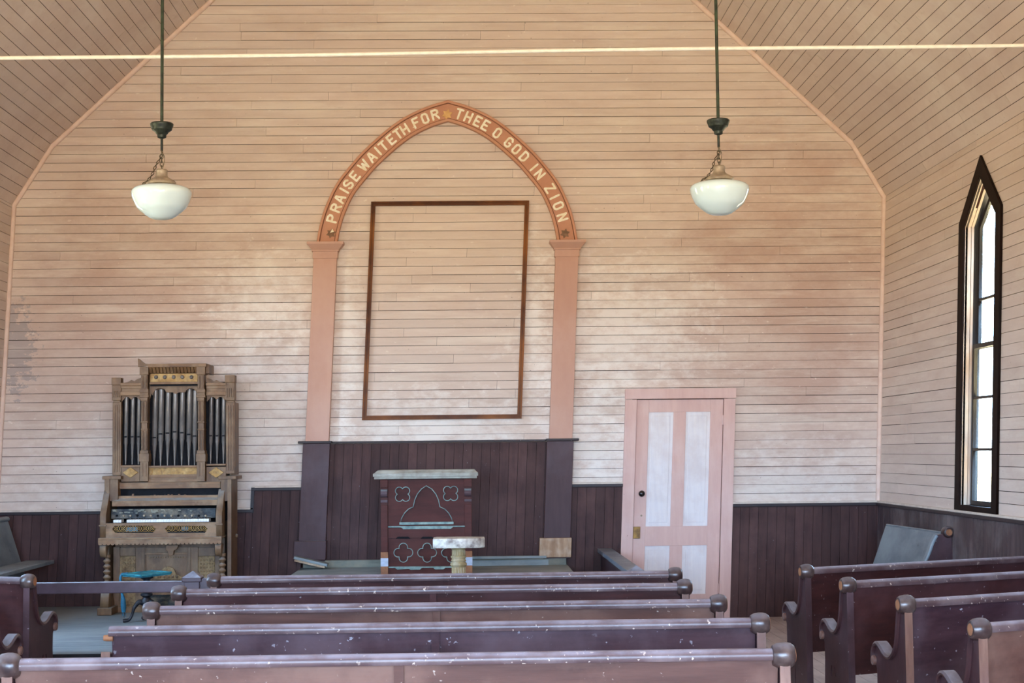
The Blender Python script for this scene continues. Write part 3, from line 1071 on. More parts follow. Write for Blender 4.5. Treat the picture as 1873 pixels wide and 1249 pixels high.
# ------------------------------------------------------------------ pews
def pew(label, X, Y, W, k=0.0, phi=0.0, back='pew_dark', ends=(True, True), knobs=(True, True), group='wooden pews in rows', z0=FZ, rotz=0.0, batten=True, rail='pew_rail', H=.81, endm='pew_end', face='cut_wood', name='church_pew', seatm=None, recl=.09, armk=1.18, army=1.0, stile='pew_post', railk=1.0, armm='pew_arm'):
    t = thing(name, (X, Y, z0), label, 'pew', group, rotz=rotz)
    S = H / .81

    def sh(v):
        return Vector((v.x, v.y + k * v.x, v.z))
    MBk = MB()
    zb, zt = .30 * S, (.775) * S
    MBk.hexa([(.02, recl, zb), (W - .02, recl, zb), (W - .02, recl + .02, zb), (.02, recl + .02, zb), (.02, 0, zt), (W - .02, 0, zt), (W - .02, .02, zt), (.02, .02, zt)])
    bo = MBk.build('back', back, t, fn=sh, world=False)
    # top rail: slightly flattened bar with a rounded top
    sec = [(-.024, -.016), (.026, -.016), (.030, -.004), (.028, .010), (.018, .021), (0, .025), (-.018, .021), (-.028, .010), (-.030, -.004)]
    rl = MB().sweep([(.015 if knobs[0] else .01, .004, zt + .015 * railk), (W - .015, .004, zt + .015 * railk)], [(a * railk, b_ * railk) for a, b_ in sec])
    rl.build('top_rail', rail, t, fn=sh, smooth=50, world=False)
    if batten:
        MB().hexa([(W / 2 - .018, recl - .014, zb), (W / 2 + .018, recl - .014, zb), (W / 2 + .018, recl + .002, zb), (W / 2 - .018, recl + .002, zb),
                   (W / 2 - .018, -.014, zt - .002), (W / 2 + .018, -.014, zt - .002), (W / 2 + .018, .002, zt - .002), (W / 2 - .018, .002, zt - .002)]).build('back_batten', back, bo, fn=sh, world=False)
    seat = MB().box(.02, W - .02, recl + .02, .44, .40 * S, .43 * S, .006)
    seat.build('seat', seatm or rail, t, fn=sh, world=False)
    prof = [(-.025, 0), (-.025, .765), (.035, .775)]
    S1 = [(.036, .768), (.050, .72), (.066, .66), (.090, .605), (.130, .570), (.180, .556), (.235, .566), (.283, .588), (.325, .598), (.365, .586), (.386, .558), (.382, .528), (.362, .510)]
    S1 = [(a * army, .735 - (.735 - b_) * armk if b_ < .735 else b_) for a, b_ in S1]
    S1c = [(p.x, p.y) for p in catmull([(a, b_, 0) for a, b_ in S1], 3)]
    prof += S1c + [(.350 * army, S1[-1][1] - .02), (.348 * army, .36), (.36, .20), (.395, .07), (.40, 0)]
    hole1 = [(.235, .345), (.250, .335), (.258, .31), (.250, .285), (.240, .275), (.245, .30), (.240, .325)]
    hole2 = [(.205, .34), (.20, .31), (.185, .285), (.175, .28), (.185, .305), (.190, .335)]
    hole3 = [(.205, .24), (.21, .14), (.20, .06), (.195, .14)]
    for e in (0, 1):
        if not ends[e]:
            continue
        xe = 0.0 if e == 0 else W
        yo = k * xe
        sg = -1 if e == 0 else 1
        rot = Matrix.Translation(Vector((xe, yo, 0))) @ Matrix.Rotation(phi, 4, 'Z')
        pts = [(a * S, b_ * S) for a, b_ in prof]
        if not knobs[e]:
            pts = [(a, min(b_, .70 * S)) for a, b_ in pts]
        full_ = knobs[e]
        ep = MB().plate([pts] + ([[(a * S, b_ * S) for a, b_ in h] for h in (hole1, hole2, hole3)] if full_ else []), .032, rot @ MYZ(0)).build('end_panel', endm, t, world=False)
        MB().box(-.019, .019, -.030, -.0245, 0, (.765 if full_ else .712) * S, .0, rot).build('rear_stile', stile, ep, world=False)
        if full_:
            path = [Vector((0, a * S, b_ * S)) for a, b_ in S1c]
            am = MB()
            rs = []
            n_ = len(path)
            for i_, p in enumerate(path):
                tt = (path[min(i_ + 1, n_ - 1)] - path[max(i_ - 1, 0)]).normalized()
                nn = Vector((0, -tt.z, tt.y))
                rs.append([am.bm.verts.new(rot @ (p + Vector((a, 0, 0)) + nn * b_)) for a, b_ in ((-.030, -.010), (.030, -.010), (.034, 0), (.026, .011), (-.026, .011), (-.034, 0))])
            for a_, b2 in zip(rs[:-1], rs[1:]):
                for j_ in range(6):
                    am.bm.faces.new((a_[j_], a_[(j_ + 1) % 6], b2[(j_ + 1) % 6], b2[j_]))
            am.bm.faces.new(rs[0][::-1])
            am.bm.faces.new(rs[-1])
            am.build('arm_rest', armm, ep, world=False, smooth=40)
            sp_ = (S1c[-7][0] * S - .012, (S1c[-4][1]) * S - .004)
            MB().lathe([(0, -.033), (.016, -.033), (.024, -.030), (.025, 0), (.024, .030), (.016, .033), (0, .033)], (0, 0, 0), 'x', 16).build('arm_scroll', 'pew_post', ep, world=False, smooth=40, fn=lambda v, R=rot, q_=sp_: R @ Vector((v.x, v.y + q_[0], v.z + q_[1])))
            kn = MB().lathe([(.026, -.042), (.036, -.040), (.044, -.026), (.0475, -.006), (.0475, .010), (.044, .026), (.035, .038), (.026, .041)], (0, 0, 0), 'x', 24)
            kob = kn.build('knob', 'pew_knob', t, world=False, smooth=40, fn=lambda v, R=rot, z_=zt + .014: R @ Vector((v.x, v.y, v.z + z_)))
            MB().lathe([(.0255, sg * .0425), (.0255, sg * .0405)], (0, 0, 0), 'x', 18).build('knob_face', face, kob, world=False, fn=lambda v, R=rot, z_=zt + .014: R @ Vector((v.x, v.y, v.z + z_)))
    return t


CP = [((392, 1060), (1235, 1052), 9.81, 'pew_dark', 'centre pew farthest from the viewer, just below the pulpit'),
      ((328, 1081), (1252, 1078), 8.95, 'pew_dark', 'second centre pew from the pulpit, dark back and flecked rail'),
      ((278, 1117), (1314, 1104), 7.98, 'pew_worn', 'middle of the five centre pews, faded brown back'),
      ((196, 1150), (1390, 1145), 6.98, 'pew_purple', 'dark centre pew whose left end has lost its round knob'),
      ((17, 1211), (1433, 1203), 5.88, 'pew_worn', 'nearest centre pew across the foreground, with worn brown back')]
for i, (l, r, Y, bkm, lab) in enumerate(CP):
    a, c = at(l[0], l[1], Y), at(r[0], r[1], Y)
    cp_ = pew(lab, a.x, Y, c.x - a.x, back=bkm, knobs=(i != 3, True), H=(a.z + c.z) / 2 - FZ + .02, group='centre pews')
    if i == 3:      # bare stump where the knob broke off
        zz_ = (a.z + c.z) / 2 - FZ + .02
        dw = MB().lathe([(0, -.022), (.012, -.022), (.014, -.01), (.014, .018), (0, .018)], (.008, .0, zz_ * .945), 'x', 12).build('broken_dowel', 'cut_wood', cp_, world=False, smooth=40)
        dw['label'] = 'bare broken dowel'
RP = [(1475, 1045, 2.06, 9.88, .49, 'right-hand pew farthest away, angled, beside the corner by the window', 'pew_dark'),
      (1551, 1070, 2.07, 8.85, .46, 'second right-hand angled pew from the end wall', 'pew_dark'),
      (1657, 1105, 2.09, 7.75, .47, 'third right-hand angled pew, purplish scratched back', 'pew_purple'),
      (1792, 1150, 2.10, 6.67, .47, 'nearest right-hand angled pew, worn brown back at the picture edge', 'pew_worn')]
for px, py, X, Y, k_, lab, bkm in RP:
    p = at(px, py, Y)
    pew(lab, p.x, Y, min(1.66, UR - .1 - p.x), k=k_, phi=.12, back=bkm, H=p.z - FZ + .02, batten=False, group='right-hand pews', stile='pew_end' if Y > 8 else 'pew_post', ends=(True, False), knobs=(True, False))
LP = [(52, 1063, 9.88, 'left-hand angled pew with knob and scroll arm beside the altar rail'),
      (-20, 1100, 8.75, 'left-hand pew cut off by the picture edge, only its scroll arm showing')]
for px, py, Y, lab in LP:
    p = at(px, py, Y)
    W_ = p.x - (UL + .1)
    W_ = min(W_, 1.66)
    pew(lab, p.x - W_, Y + .47 * W_, W_, k=-.47, phi=-.12, back='pew_dark', H=p.z - FZ + .02, batten=False, group='left-hand pews', stile='pew_end', ends=(False, True), knobs=(False, True))

# short pew standing in the right corner along the side wall, faces the middle of the room
p = at(1728, 972, 12.75)
a_ = at(1602, 955, 14.1)
pew('short grey-blue pew along the right wall in the corner under the window', p.x + .02, p.y, 1.50, rotz=radians(90) + .06, back='pew_grey', rail='pew_grey', seatm='pew_grey', ends=(True, False), knobs=(True, False), batten=False, group=None, H=p.z - FZ + .02, recl=.20, armk=1.5, army=2.3, stile='pew_end', railk=.4, armm='pew_grey')
# pew along the left wall on the platform
pew('grey-blue pew along the left wall, cut by the picture edge, behind the altar rail', -4.20, 14.80, 2.0, rotz=radians(-90), back='pew_grey', rail='pew_grey', seatm='pew_grey', ends=(False, False), knobs=(False, False), batten=False, group=None, z0=PZ, H=.84, recl=.16)

# ------------------------------------------------------------------ altar rail
zr = at(200, 1064, 11.68).z


def post(t, X, Y, ztop, w=.062):
    MB().box(X - w * .8, X + w * .8, Y - w * .8, Y + w * .8, PZ, ztop - .075, .004).build('post', 'altar', t)
    m = MB()
    m.box(X - w, X + w, Y - w, Y + w, ztop - .075, ztop - .045, .004)
    v = [m.bm.verts.new(q) for q in ((X - w, Y - w, ztop - .045), (X + w, Y - w, ztop - .045), (X + w, Y + w, ztop - .045), (X - w, Y + w, ztop - .045))]
    ap = m.bm.verts.new((X, Y, ztop))
    for i in range(4):
        m.bm.faces.new((v[i], v[(i + 1) % 4], ap))
    m.build('post_cap', 'altar', t)


pl = at(352, 1044, 11.66)
t = thing('altar_rail', (pl.x, 11.68, PZ), 'dark altar rail with a pointed post cap, crossing in front of the organ', 'rail')
MB().box(UL + .1, pl.x - .05, 11.64, 11.72, zr - .078, zr, .006).build('rail', 'altar', t)
post(t, pl.x, 11.68, pl.z, .068)
post(t, -4.1, 11.68, zr + .03, .05)
q = at(375, 1062, 11.68)
MB().box(pl.x + .05, -1.3, 11.65, 11.71, zr - .10, zr - .03, .006).build('rail', 'altar', t)
MB().lathe([(.0, -.03), (.032, -.03), (.032, .03), (0, .03)], (q.x, 11.68, zr - .012), 'y', 16).build('scroll', 'altar', t, smooth=40)

pr = at(1168, 1033, 12.05)
w0 = at(1106, 1003, 15.05)
t = thing('side_altar_rail', (w0.x, 13.5, PZ), 'grey-topped solid side rail running out from the wall beside the pink door', 'rail')
zt_ = w0.z
MB().hexa([(w0.x - .065, 12.1, zt_ - .035), (w0.x + .065, 12.1, zt_ - .035), (w0.x + .065, D - .02, zt_ - .035), (w0.x - .065, D - .02, zt_ - .035),
           (w0.x - .065, 12.1, zt_), (w0.x + .065, 12.1, zt_), (w0.x + .065, D - .02, zt_), (w0.x - .065, D - .02, zt_)]).build('rail_top', 'altar_grey', t)
MB().box(w0.x - .035, w0.x + .035, 12.12, D - .02, PZ, zt_ - .035).build('side_panel', 'altar', t)
post(t, pr.x - .02, 12.02, pr.z, .066)


# ------------------------------------------------------------------ pendant lamps
def lamp(px, yoff, label):
    Y = 9.4
    S = Y / F
    base = at(px, 352 + yoff, Y)
    X, zc = base.x, base.z      # at the widest ring of the shade
    t = thing('pendant_lamp', (X, Y, zc), label, 'lamp', 'pendant lamps on long rods')

    def z(py):      # photo row -> height
        return zc + (352 - py) * S * .9985
    ceil = 8.1 - .88 * abs(X + .3) + .1
    c = (X, Y, 0)
    MB().tube([(X, Y, z(226)), (X, Y, ceil)], .0095, 10).build('rod', 'rod', t, smooth=60)
    MB().lathe([(.012, z(221)), (.062, z(223)), (.068, z(225)), (.066, z(229)), (.062, z(231)), (.058, z(236)), (.040, z(240)), (.034, z(243)), (.027, z(245)), (.025, z(250)), (.012, z(252)), (.0, z(252.5))], c, 'z', 28).build('canopy', 'bronze', t, smooth=40)
    MB().tube([(X, Y, z(275)), (X, Y, z(248))], .0075, 10).build('stem', 'bronze', t, smooth=60)
    ch = MB()
    n = 5
    for i in range(n):
        zc_ = z(278 + i * 7.2)
        a = []
        for kk in range(12):
            an = 2 * pi * kk / 12
            dx, dz = .009 * cos(an), .016 * sin(an)
            a.append(Vector((X + (dx if i % 2 else 0), Y + (0 if i % 2 else dx), zc_ + dz)))
        ch.tube(a, .0026, 6, cyclic=True, up=Vector((0, 1, 0)) if i % 2 else Vector((1, 0, 0)))
    ch.build('chain', 'chain', t, smooth=60)
    w = MB()
    P = catmull([(X, Y, z(276)), (X - .012, Y - .01, z(290)), (X - .035, Y - .02, z(304)), (X - .05, Y - .03, z(318)), (X - .075, Y - .03, z(330)), (X - .11, Y - .02, z(338)), (X - .10, Y, z(341))], 6)
    for off in (0, .006):
        w.tube([p + Vector((off + .004 * sin(i * 1.3 + off * 500), off, 0)) for i, p in enumerate(P)], .0028, 6)
    w.tube(catmull([(X + .002, Y, z(276)), (X + .016, Y, z(286)), (X + .014, Y, z(298)), (X + .004, Y, z(310))], 5), .002, 6)
    w.build('wire', 'chain', t, smooth=60)
    MB().lathe([(0, z(309)), (.030, z(309.5)), (.036, z(311.5)), (.034, z(312.5)), (.034, z(321)), (.040, z(324)), (.06, z(328)), (.078, z(331)), (.084, z(334)), (.080, z(337)), (.07, z(338)), (.0, z(338))], c, 'z', 28).build('fitter', 'fitter', t, smooth=40)
    pr = [(.060, 337), (.085, 339), (.13, 341.5), (.158, 345), (.171, 349), (.1745, 353.5), (.171, 360), (.162, 368), (.150, 376), (.141, 381), (.120, 387), (.092, 394), (.068, 399), (.045, 401.5), (.02, 402.3), (0, 402.5)]
    MB().lathe([(r, z(py)) for r, py in pr], c, 'z', 40).build('shade', 'opal', t, smooth=50)
    return t


lamp(295.5, 0, 'left of the two hanging lamps, with white opal glass shade')
lamp(1316, -7.5, 'right of the two hanging lamps, white opal glass shade on dark rod')

# tie rod
a, c = at(0, 107, 10.0), at(1873, 82, 10.0)
sl_ = (c.z - a.z) / (c.x - a.x)
tr = MB()
xs = [-4.1 + i * .45 for i in range(19)]
xs[-1] = 3.86
tr.tube([(x_, 10.0, a.z + sl_ * (x_ - a.x) + .004 * sin(x_ * 1.4)) for x_ in xs], .0122, 10)
tag(tr.build('tie_rod', 'tie', smooth=60), 'long thin cream iron tie rod spanning the room below the ceiling', 'rod')

# ------------------------------------------------------------------ pulpit
PY = 14.02


def pp(x, y, Y=PY):      # zoomed-crop coordinate -> x, z
    p = at(680 + x / 5.945, 850 + y / 5.945, Y)
    return (p.x, p.z)


cxp = pp(600, 1200)[0]
pt = thing('pulpit', (cxp, PY + .2, DZ), 'dark wooden pulpit with carved quatrefoils and a trefoil arch, pale chipped top', 'pulpit')
xl, xr = pp(105, 700)[0], pp(1095, 700)[0]
MB().box(xl + .04, xr - .04, PY + .035, PY + .42, DZ, pp(0, 165)[1], .0).build('body', 'pulpit', pt)
tz0, tz1 = pp(0, 158)[1], pp(0, 62)[1]
tl, tr_ = pp(15, 100)[0], pp(1155, 100)[0]
tp = MB()
tp.box(tl + .01, tr_ - .01, PY - .03, PY + .46, tz0, tz0 + .022, .004)
tp.hexa([(tl, PY - .04, tz0 + .022), (tr_, PY - .04, tz0 + .022), (tr_, PY + .48, tz0 + .022), (tl, PY + .48, tz0 + .022),
         (tl, PY - .04, tz0 + .048), (tr_, PY - .04, tz0 + .048), (tr_, PY + .48, tz0 + .048), (tl, PY + .48, tz0 + .048)])
tp.hexa([(tl + .005, PY - .035, tz0 + .048), (tr_ - .005, PY - .035, tz0 + .048), (tr_ - .005, PY + .48, tz0 + .048), (tl + .005, PY + .48, tz0 + .048),
         (tl + .04, PY - .01, tz0 + .076), (tr_ - .03, PY - .01, tz0 + .076), (tr_ - .03, PY + .45, tz0 + .076), (tl + .04, PY + .45, tz0 + .076)])
tp.build('top', 'pulpit_top', pt)


def quatre(c, R, rot=0.0):
    out = []
    for k_ in range(4):
        a0_ = rot + k_ * pi / 2
        cc_ = (c[0] + R * .55 * cos(a0_), c[1] + R * .55 * sin(a0_))
        for i_ in range(13):
            an = a0_ - radians(104) + radians(208) * i_ / 12
            out.append((cc_[0] + R * .45 * cos(an), cc_[1] + R * .45 * sin(an)))
    return out


sc = PY / F / 5.945
tref_r = [(592, 228), (540, 262), (495, 318), (466, 385), (450, 458), (400, 480), (355, 525), (325, 580), (308, 640)]
tr_l = [pp(x, y) for x, y in tref_r]
tr_rr = [pp(1184 + 8 - x, y) for x, y in tref_r][::-1]
tref = tr_l + tr_rr[:-1]
q1 = quatre(pp(335, 320), 92 * sc, pi / 4)
q2 = quatre(pp(857, 312), 92 * sc, pi / 4)
x0, z1_ = pp(175, 168)
x1, z0_ = pp(1010, 668)
MB().plate([[(x0, z0_), (x1, z0_), (x1, z1_), (x0, z1_)], q1[::-1], q2[::-1], tref[::-1]], .022, MXZ(PY + .022)).build('upper_panel', 'pulpit', pt)
lx0, lz1 = pp(180, 800)
lx1, lz0 = pp(1010, 1112)
lq = [quatre(pp(x, 956), 102 * sc, 0) for x in (343, 602, 862)]
MB().plate([[(lx0, lz0), (lx1, lz0), (lx1, lz1), (lx0, lz1)]] + [q_[::-1] for q_ in lq], .022, MXZ(PY + .022)).build('lower_panel', 'pulpit', pt)
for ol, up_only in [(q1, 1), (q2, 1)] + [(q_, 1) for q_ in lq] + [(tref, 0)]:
    MB().tube([(a_[0], PY + .010, a_[1]) for a_ in ol], .0036, 6, cyclic=True, up=Vector((0, 1, 0))).build('skylit_dust_edge', 'dust_skylit', pt)  # added pale outline standing for dusty edges catching skylight
bx0, bz = pp(300, 640)
bx1, _ = pp(890, 640)
MB().box(bx0, bx1, PY - .004, PY + .02, bz - .010, bz + .012, .003).build('sill_strip', 'dust_skylit', pt)
# ledges with shaped ends
zz1, zz0 = pp(0, 668)[1], pp(0, 696)[1]
g = [pp(178, 668), pp(1012, 662), pp(1012, 672), pp(885, 674), pp(862, 694), pp(342, 698), pp(318, 680), pp(178, 680)]
MB().plate([g], .03, MXZ(PY + .0)).build('ledge', 'dust_skylit', pt)
MB().box(x0, x1, PY - .004, PY + .035, pp(0, 800)[1], pp(0, 690)[1]).build('middle_board', 'pulpit', pt)
for a_, c_ in ((260, 420), (530, 680), (790, 940)):
    MB().plate([[pp(a_, 802), pp(c_, 802), pp(c_ - 25, 780), pp(a_ + 25, 780)]], .01, MXZ(PY - .005)).build('notch', 'organ_dark', pt)
g = [pp(185, 1112)]
for a_, c_ in ((265, 430), (525, 690), (775, 860)):
    pass
g = [pp(185, 1108), pp(1010, 1104), pp(1010, 1118), pp(800, 1120), pp(775, 1118), pp(770, 1132), pp(690, 1134), pp(660, 1120), pp(560, 1122), pp(540, 1138), pp(430, 1140), pp(405, 1120), pp(290, 1140), pp(265, 1138), pp(240, 1122), pp(185, 1122)]
MB().box(x0, x1, PY + .0, PY + .035, DZ, pp(0, 1110)[1]).build('base_board', 'pulpit', pt)
g = [pp(185, 1106), pp(1010, 1102), pp(1010, 1114), pp(790, 1116), pp(770, 1132), pp(690, 1134), pp(660, 1116), pp(570, 1118), pp(540, 1137), pp(440, 1139), pp(405, 1118), pp(280, 1138), pp(255, 1120), pp(185, 1120)]
g = [pp(185, 1106), pp(1010, 1102), pp(1010, 1118), pp(800, 1118), pp(780, 1134), pp(690, 1136), pp(670, 1118), pp(545, 1118), pp(525, 1138), pp(425, 1140), pp(400, 1128), pp(280, 1138), pp(255, 1120), pp(185, 1120)]
MB().plate([g], .02, MXZ(PY - .008)).build('ledge', 'dust_skylit', pt)
for s_ in (0, 1):
    a_, c_ = ((100, 175) if s_ == 0 else (1010, 1088))
    X0_, X1_ = pp(a_, 700)[0], pp(c_, 700)[0]
    MB().box(X0_, X1_, PY - .012, PY + .03, DZ, pp(0, 440)[1], .003).box(X0_, X1_, PY + .002, PY + .05, pp(0, 440)[1], pp(0, 165)[1]).box(X0_ - .003, X1_ + .003, PY - .02, PY + .02, pp(0, 250)[1], pp(0, 165)[1], .003).build('corner_post', 'pulpit', pt)
    MB().lathe([(.034, 0), (.034, X1_ - X0_ - .002)], (X0_, PY - .004, pp(0, 312)[1]), 'x', 20).box(X0_, X1_, PY - .022, PY + .02, pp(0, 412)[1], pp(0, 385)[1], .002).build('corner_roll', 'pilaster_dark', pt, smooth=40)
    cb = MB().box(X0_ - .002, X1_ + .002, PY - .024, PY - .008, DZ, pp(0, 950)[1], .002).build('chipped_block', 'cut_wood', pt)
    MB().box(X0_ - .003, X1_ + .003, PY - .026, PY - .010, pp(0, 1105)[1], pp(0, 1015)[1], .002).build('paint_patch', 'chipped', cb)

# ------------------------------------------------------------------ small marble-topped pedestal
QY = 12.45


def qp(x, y):
    p = at(680 + x / 5.945, 850 + y / 5.945, QY)
    return (p.x, p.z)


qc = qp(945, 1100)[0]
pd = thing('pedestal_stand', (qc, QY, PZ), 'small pedestal with grimy white slab top and ochre turned column, before the pulpit', 'pedestal')
(sx0, st1), (sx1, st0) = qp(668, 795), qp(1228, 893)
m = MB()
m.plate([[(sx0, -.13), (sx1 - .06, -.13), (sx1, -.07), (sx1, .13), (sx0 + .02, .16), (sx0 - .0, .10)]], st1 - st0, Matrix.Translation((0, QY, (st0 + st1) / 2)), .006)
m.build('slab_top', 'marble', pd)


def qz(y):
    return qp(900, y)[1]


r_ = QY / F / 5.945
MB().lathe([(0, qz(893)), (85 * r_, qz(893)), (85 * r_, qz(908)), (70 * r_, qz(925)), (68 * r_, qz(985)), (84 * r_, qz(992)), (84 * r_, qz(1006)), (74 * r_, qz(1014)), (74 * r_, qz(1030)), (84 * r_, qz(1040)), (72 * r_, qz(1055)),
            (88 * r_, qz(1070)), (90 * r_, qz(1085)), (80 * r_, qz(1104)), (72 * r_, qz(1112)), (70 * r_, .48), (80 * r_, .46), (95 * r_, .42), (100 * r_, .38), (0, .37)], (qc, QY, 0), 'z', 24).build('column', 'pedestal', pd, smooth=35)
fl_ = MB()
for k_ in range(16):
    an = 2 * pi * k_ / 16
    fl_.tube([(qc + 71 * r_ * cos(an), QY + 71 * r_ * sin(an), qz(1114)), (qc + 71 * r_ * cos(an), QY + 71 * r_ * sin(an), .49)], .0045, 5)
    fl_.tube([(qc + 68 * r_ * cos(an), QY + 68 * r_ * sin(an), qz(928)), (qc + 68 * r_ * cos(an), QY + 68 * r_ * sin(an), qz(983))], .004, 5)
fl_.build('fluting', 'pedestal', pd)
MB().box(qc - .16, qc + .16, QY - .16, QY + .16, PZ, PZ + .04, .006).box(qc - .12, qc + .12, QY - .12, QY + .12, PZ + .04, .375, .01).build('base', 'pedestal', pd)

# ------------------------------------------------------------------ reed organ
OY = 14.22     # keyboard front
OU = 14.46     # upper case front
OW = 14.735


def o1(x, y, Y=OU):     # crop 1
    p = at(170 + x / 4.163, 640 + y / 4.163, Y)
    return (p.x, p.z)


def o2(x, y, Y=OY):     # crop 2
    p = at(150 + x / 4.163, 860 + y / 4.163, Y)
    return (p.x, p.z)


og = thing('reed_organ', (-2.73, 14.6, PZ), 'old carved walnut reed organ with display pipes, standing against the end wall', 'organ')


def ob(x0, y0, x1, y1, f, Ya, Yb, name, mat, bev=.003, parent=None, X=None):
    # box from two crop corners at depth Ya, reaching back to Yb
    a = f(x0, y0, Ya)
    c = f(x1, y1, Ya)
    return MB().box(min(a[0], c[0]), max(a[0], c[0]), Ya, Yb, min(a[1], c[1]), max(a[1], c[1]), bev).build(name, mat, parent or og)


# upper case --------------------------------------------------------------
ob(215, 250, 1020, 1000, o1, OU + .10, OW, 'case_back', 'organ_dark', 0)
ob(430, 130, 805, 300, o1, OU + .06, OW, 'crown_block', 'organ_h', 0)


def fluted_post(x0, x1, y0, y1, Ya, name):
    a = o1(x0, y0, Ya)
    c = o1(x1, y1, Ya)
    m = MB().box(a[0], c[0], Ya, Ya + .07, c[1], a[1], .004)
    w = c[0] - a[0]
    for k_ in range(3):
        xx = a[0] + w * (.22 + .28 * k_)
        m.box(xx - w * .07, xx + w * .07, Ya - .008, Ya + .002, c[1] + .03, a[1] - .03, .002)
    return m.build(name, 'organ', og)


for (xa, xb, ya_, yb_) in ((152, 212, 395, 955), (1013, 1078, 395, 942)):
    fluted_post(xa, xb, ya_, yb_, OU, 'outer_post')
    m = MB()
    top = 212 if xa < 500 else 192
    for (g_, y0_, y1_, d_) in ((6, top, top + 55, .03), (3, top + 55, 385, .018), (-4, 385, 400, .008)):
        a = o1(xa - g_, y0_, OU)
        c = o1(xb + g_, y1_, OU)
        m.box(a[0], c[0], OU - d_, OU + .08, c[1], a[1], .004)
    for k_ in range(4):
        xx = xa + (xb - xa) * (.14 + .24 * k_)
        a, c = o1(xx - 4, top + 100, OU), o1(xx + 4, 360, OU)
        m.box(a[0], c[0], OU - .026, OU, c[1], a[1], .002)
    m.build('outer_capital', 'organ', og)
    # side wall of the case
for xx in (150, 1056):
    a = o1(xx, 400, OU + .07)
    c = o1(xx + 14, 950, OU + .07)
    MB().box(a[0], a[0] + .035, OU + .07, OW, c[1], a[1], .002).build('side_board', 'organ', og)
for (xa, xb) in ((366, 428), (797, 858)):
    m = MB()
    for (g_, y0_, y1_, d_) in ((2, 130, 190, .05), (-6, 190, 300, .04), (2, 300, 325, .05), (0, 325, 345, .045), (4, 345, 362, .055), (-4, 362, 388, .05),
                               (-8, 388, 545, .035), (-4, 545, 555, .04), (-9, 555, 600, .036), (-4, 600, 610, .04), (-8, 610, 765, .035), (0, 765, 790, .045), (6, 790, 850, .05), (0, 850, 1000, .045)):
        a = o1(xa - g_, y0_, OU)
        c = o1(xb + g_, y1_, OU)
        m.box(a[0], c[0], OU - d_, OU + .08, c[1], a[1], .003)
    for yy0, yy1 in ((395, 540), (615, 760), (860, 960), (200, 290)):
        for k_ in (-.2, .2):
            xm = (xa + xb) / 2 + k_ * (xb - xa)
            a, c = o1(xm - 4, yy0, OU), o1(xm + 4, yy1, OU)
            m.box(a[0], c[0], OU - .052, OU, c[1], a[1], .002)
    m.build('inner_post', 'organ', og)
# crown: cornice, cove, gilt panel with rosettes
ob(418, 105, 862, 128, o1, OU - .06, OW, 'cornice', 'organ_h', .004)
ob(856, 110, 884, 180, o1, OU - .0, OW, 'crown_end', 'organ')
a, c = o1(430, 176, OU), o1(800, 130, OU)
cv = MB()
for k_ in range(14):
    xx = a[0] + (c[0] - a[0]) * (k_ + .5) / 14
    w_ = (c[0] - a[0]) / 14
    cv.hexa([(xx - w_ * .4, OU - .0, a[1]), (xx + w_ * .4, OU - .0, a[1]), (xx + w_ * .4, OU + .06, a[1]), (xx - w_ * .4, OU + .06, a[1]),
             (xx - w_ * .4, OU - .05, c[1]), (xx + w_ * .4, OU - .05, c[1]), (xx + w_ * .4, OU + .06, c[1]), (xx - w_ * .4, OU + .06, c[1])])
cv.build('cove_moulding', 'organ_h', og)
gp = ob(436, 182, 797, 243, o1, OU + .0, OU + .07, 'gilt_panel', 'organ_gold', .002)
for x in (481, 548, 615, 682, 750):
    u_, z_ = o1(x, 207, OU)
    MB().lathe([(.018, 0), (.018, -.004), (.012, -.010), (.006, -.014), (0, -.016)], (u_, OU, z_), 'y', 14).build('rosette', 'pipe', gp, smooth=50)
ob(430, 245, 803, 258, o1, OU - .035, OU + .07, 'moulding', 'organ_h', .003)
ob(436, 258, 797, 272, o1, OU - .015, OU + .07, 'moulding', 'organ_dark', .0)
# scalloped valances (centre and sides)
ctr = [(432, 270), (800, 270), (800, 300), (780, 312), (765, 292), (735, 290), (712, 305), (700, 322), (660, 322), (630, 333), (600, 322), (560, 322), (545, 300), (515, 290), (480, 300), (462, 322), (452, 345), (445, 330), (432, 380)]
ctr = ctr[:3] + [(p.x, p.y) for p in catmull([(x, y, 0) for x, y in ctr[2:-1]], 4)[1:]] + ctr[-1:]
MB().plate([[o1(x, y, OU + .01) for x, y in ctr]], .02, MXZ(OU + .02)).build('valance', 'organ', og)
for (xa, xb) in ((218, 366), (868, 1013)):
    w = xb - xa
    pts = [(xa, 345), (xb, 345), (xb, 372), (xb - w * .1, 380), (xb - w * .2, 360), (xb - w * .35, 358), (xa + w * .5, 378), (xa + w * .35, 358), (xa + w * .2, 360), (xa + w * .1, 378), (xa, 395)]
    MB().plate([[o1(x, y, OU + .01) for x, y in pts]], .02, MXZ(OU + .02)).build('valance', 'organ', og)
    m = MB()
    for (y0_, y1_, d_) in ((252, 272, .03), (272, 292, .012), (292, 318, .0), (318, 346, .02)):
        a, c = o1(xa - 4, y0_, OU), o1(xb + 4, y1_, OU)
        m.box(a[0], c[0], OU - d_, OU + .1, c[1], a[1], .003)
    m.build('side_cornice', 'organ_h', og)
    pts = [(xa + 10, 252), (xb, 252), (xb, 212), (xb - w * .2, 222), (xb - w * .35, 238), (xa + w * .5, 228), (xa + w * .35, 242)]
    if xa > 500:
        pts = [(xa + xb - x, y) for x, y in pts][::-1]
    MB().plate([[o1(x, y, OU + .02) for x, y in pts]], .018, MXZ(OU + .03)).build('crest', 'organ', og)
MB().plate([[o1(x, y, OU) for x, y in ((350, 130), (348, 66), (365, 74), (385, 92), (402, 104), (434, 108), (434, 122))]], .03, MXZ(OU - .02)).build('broken_crest', 'organ', og)
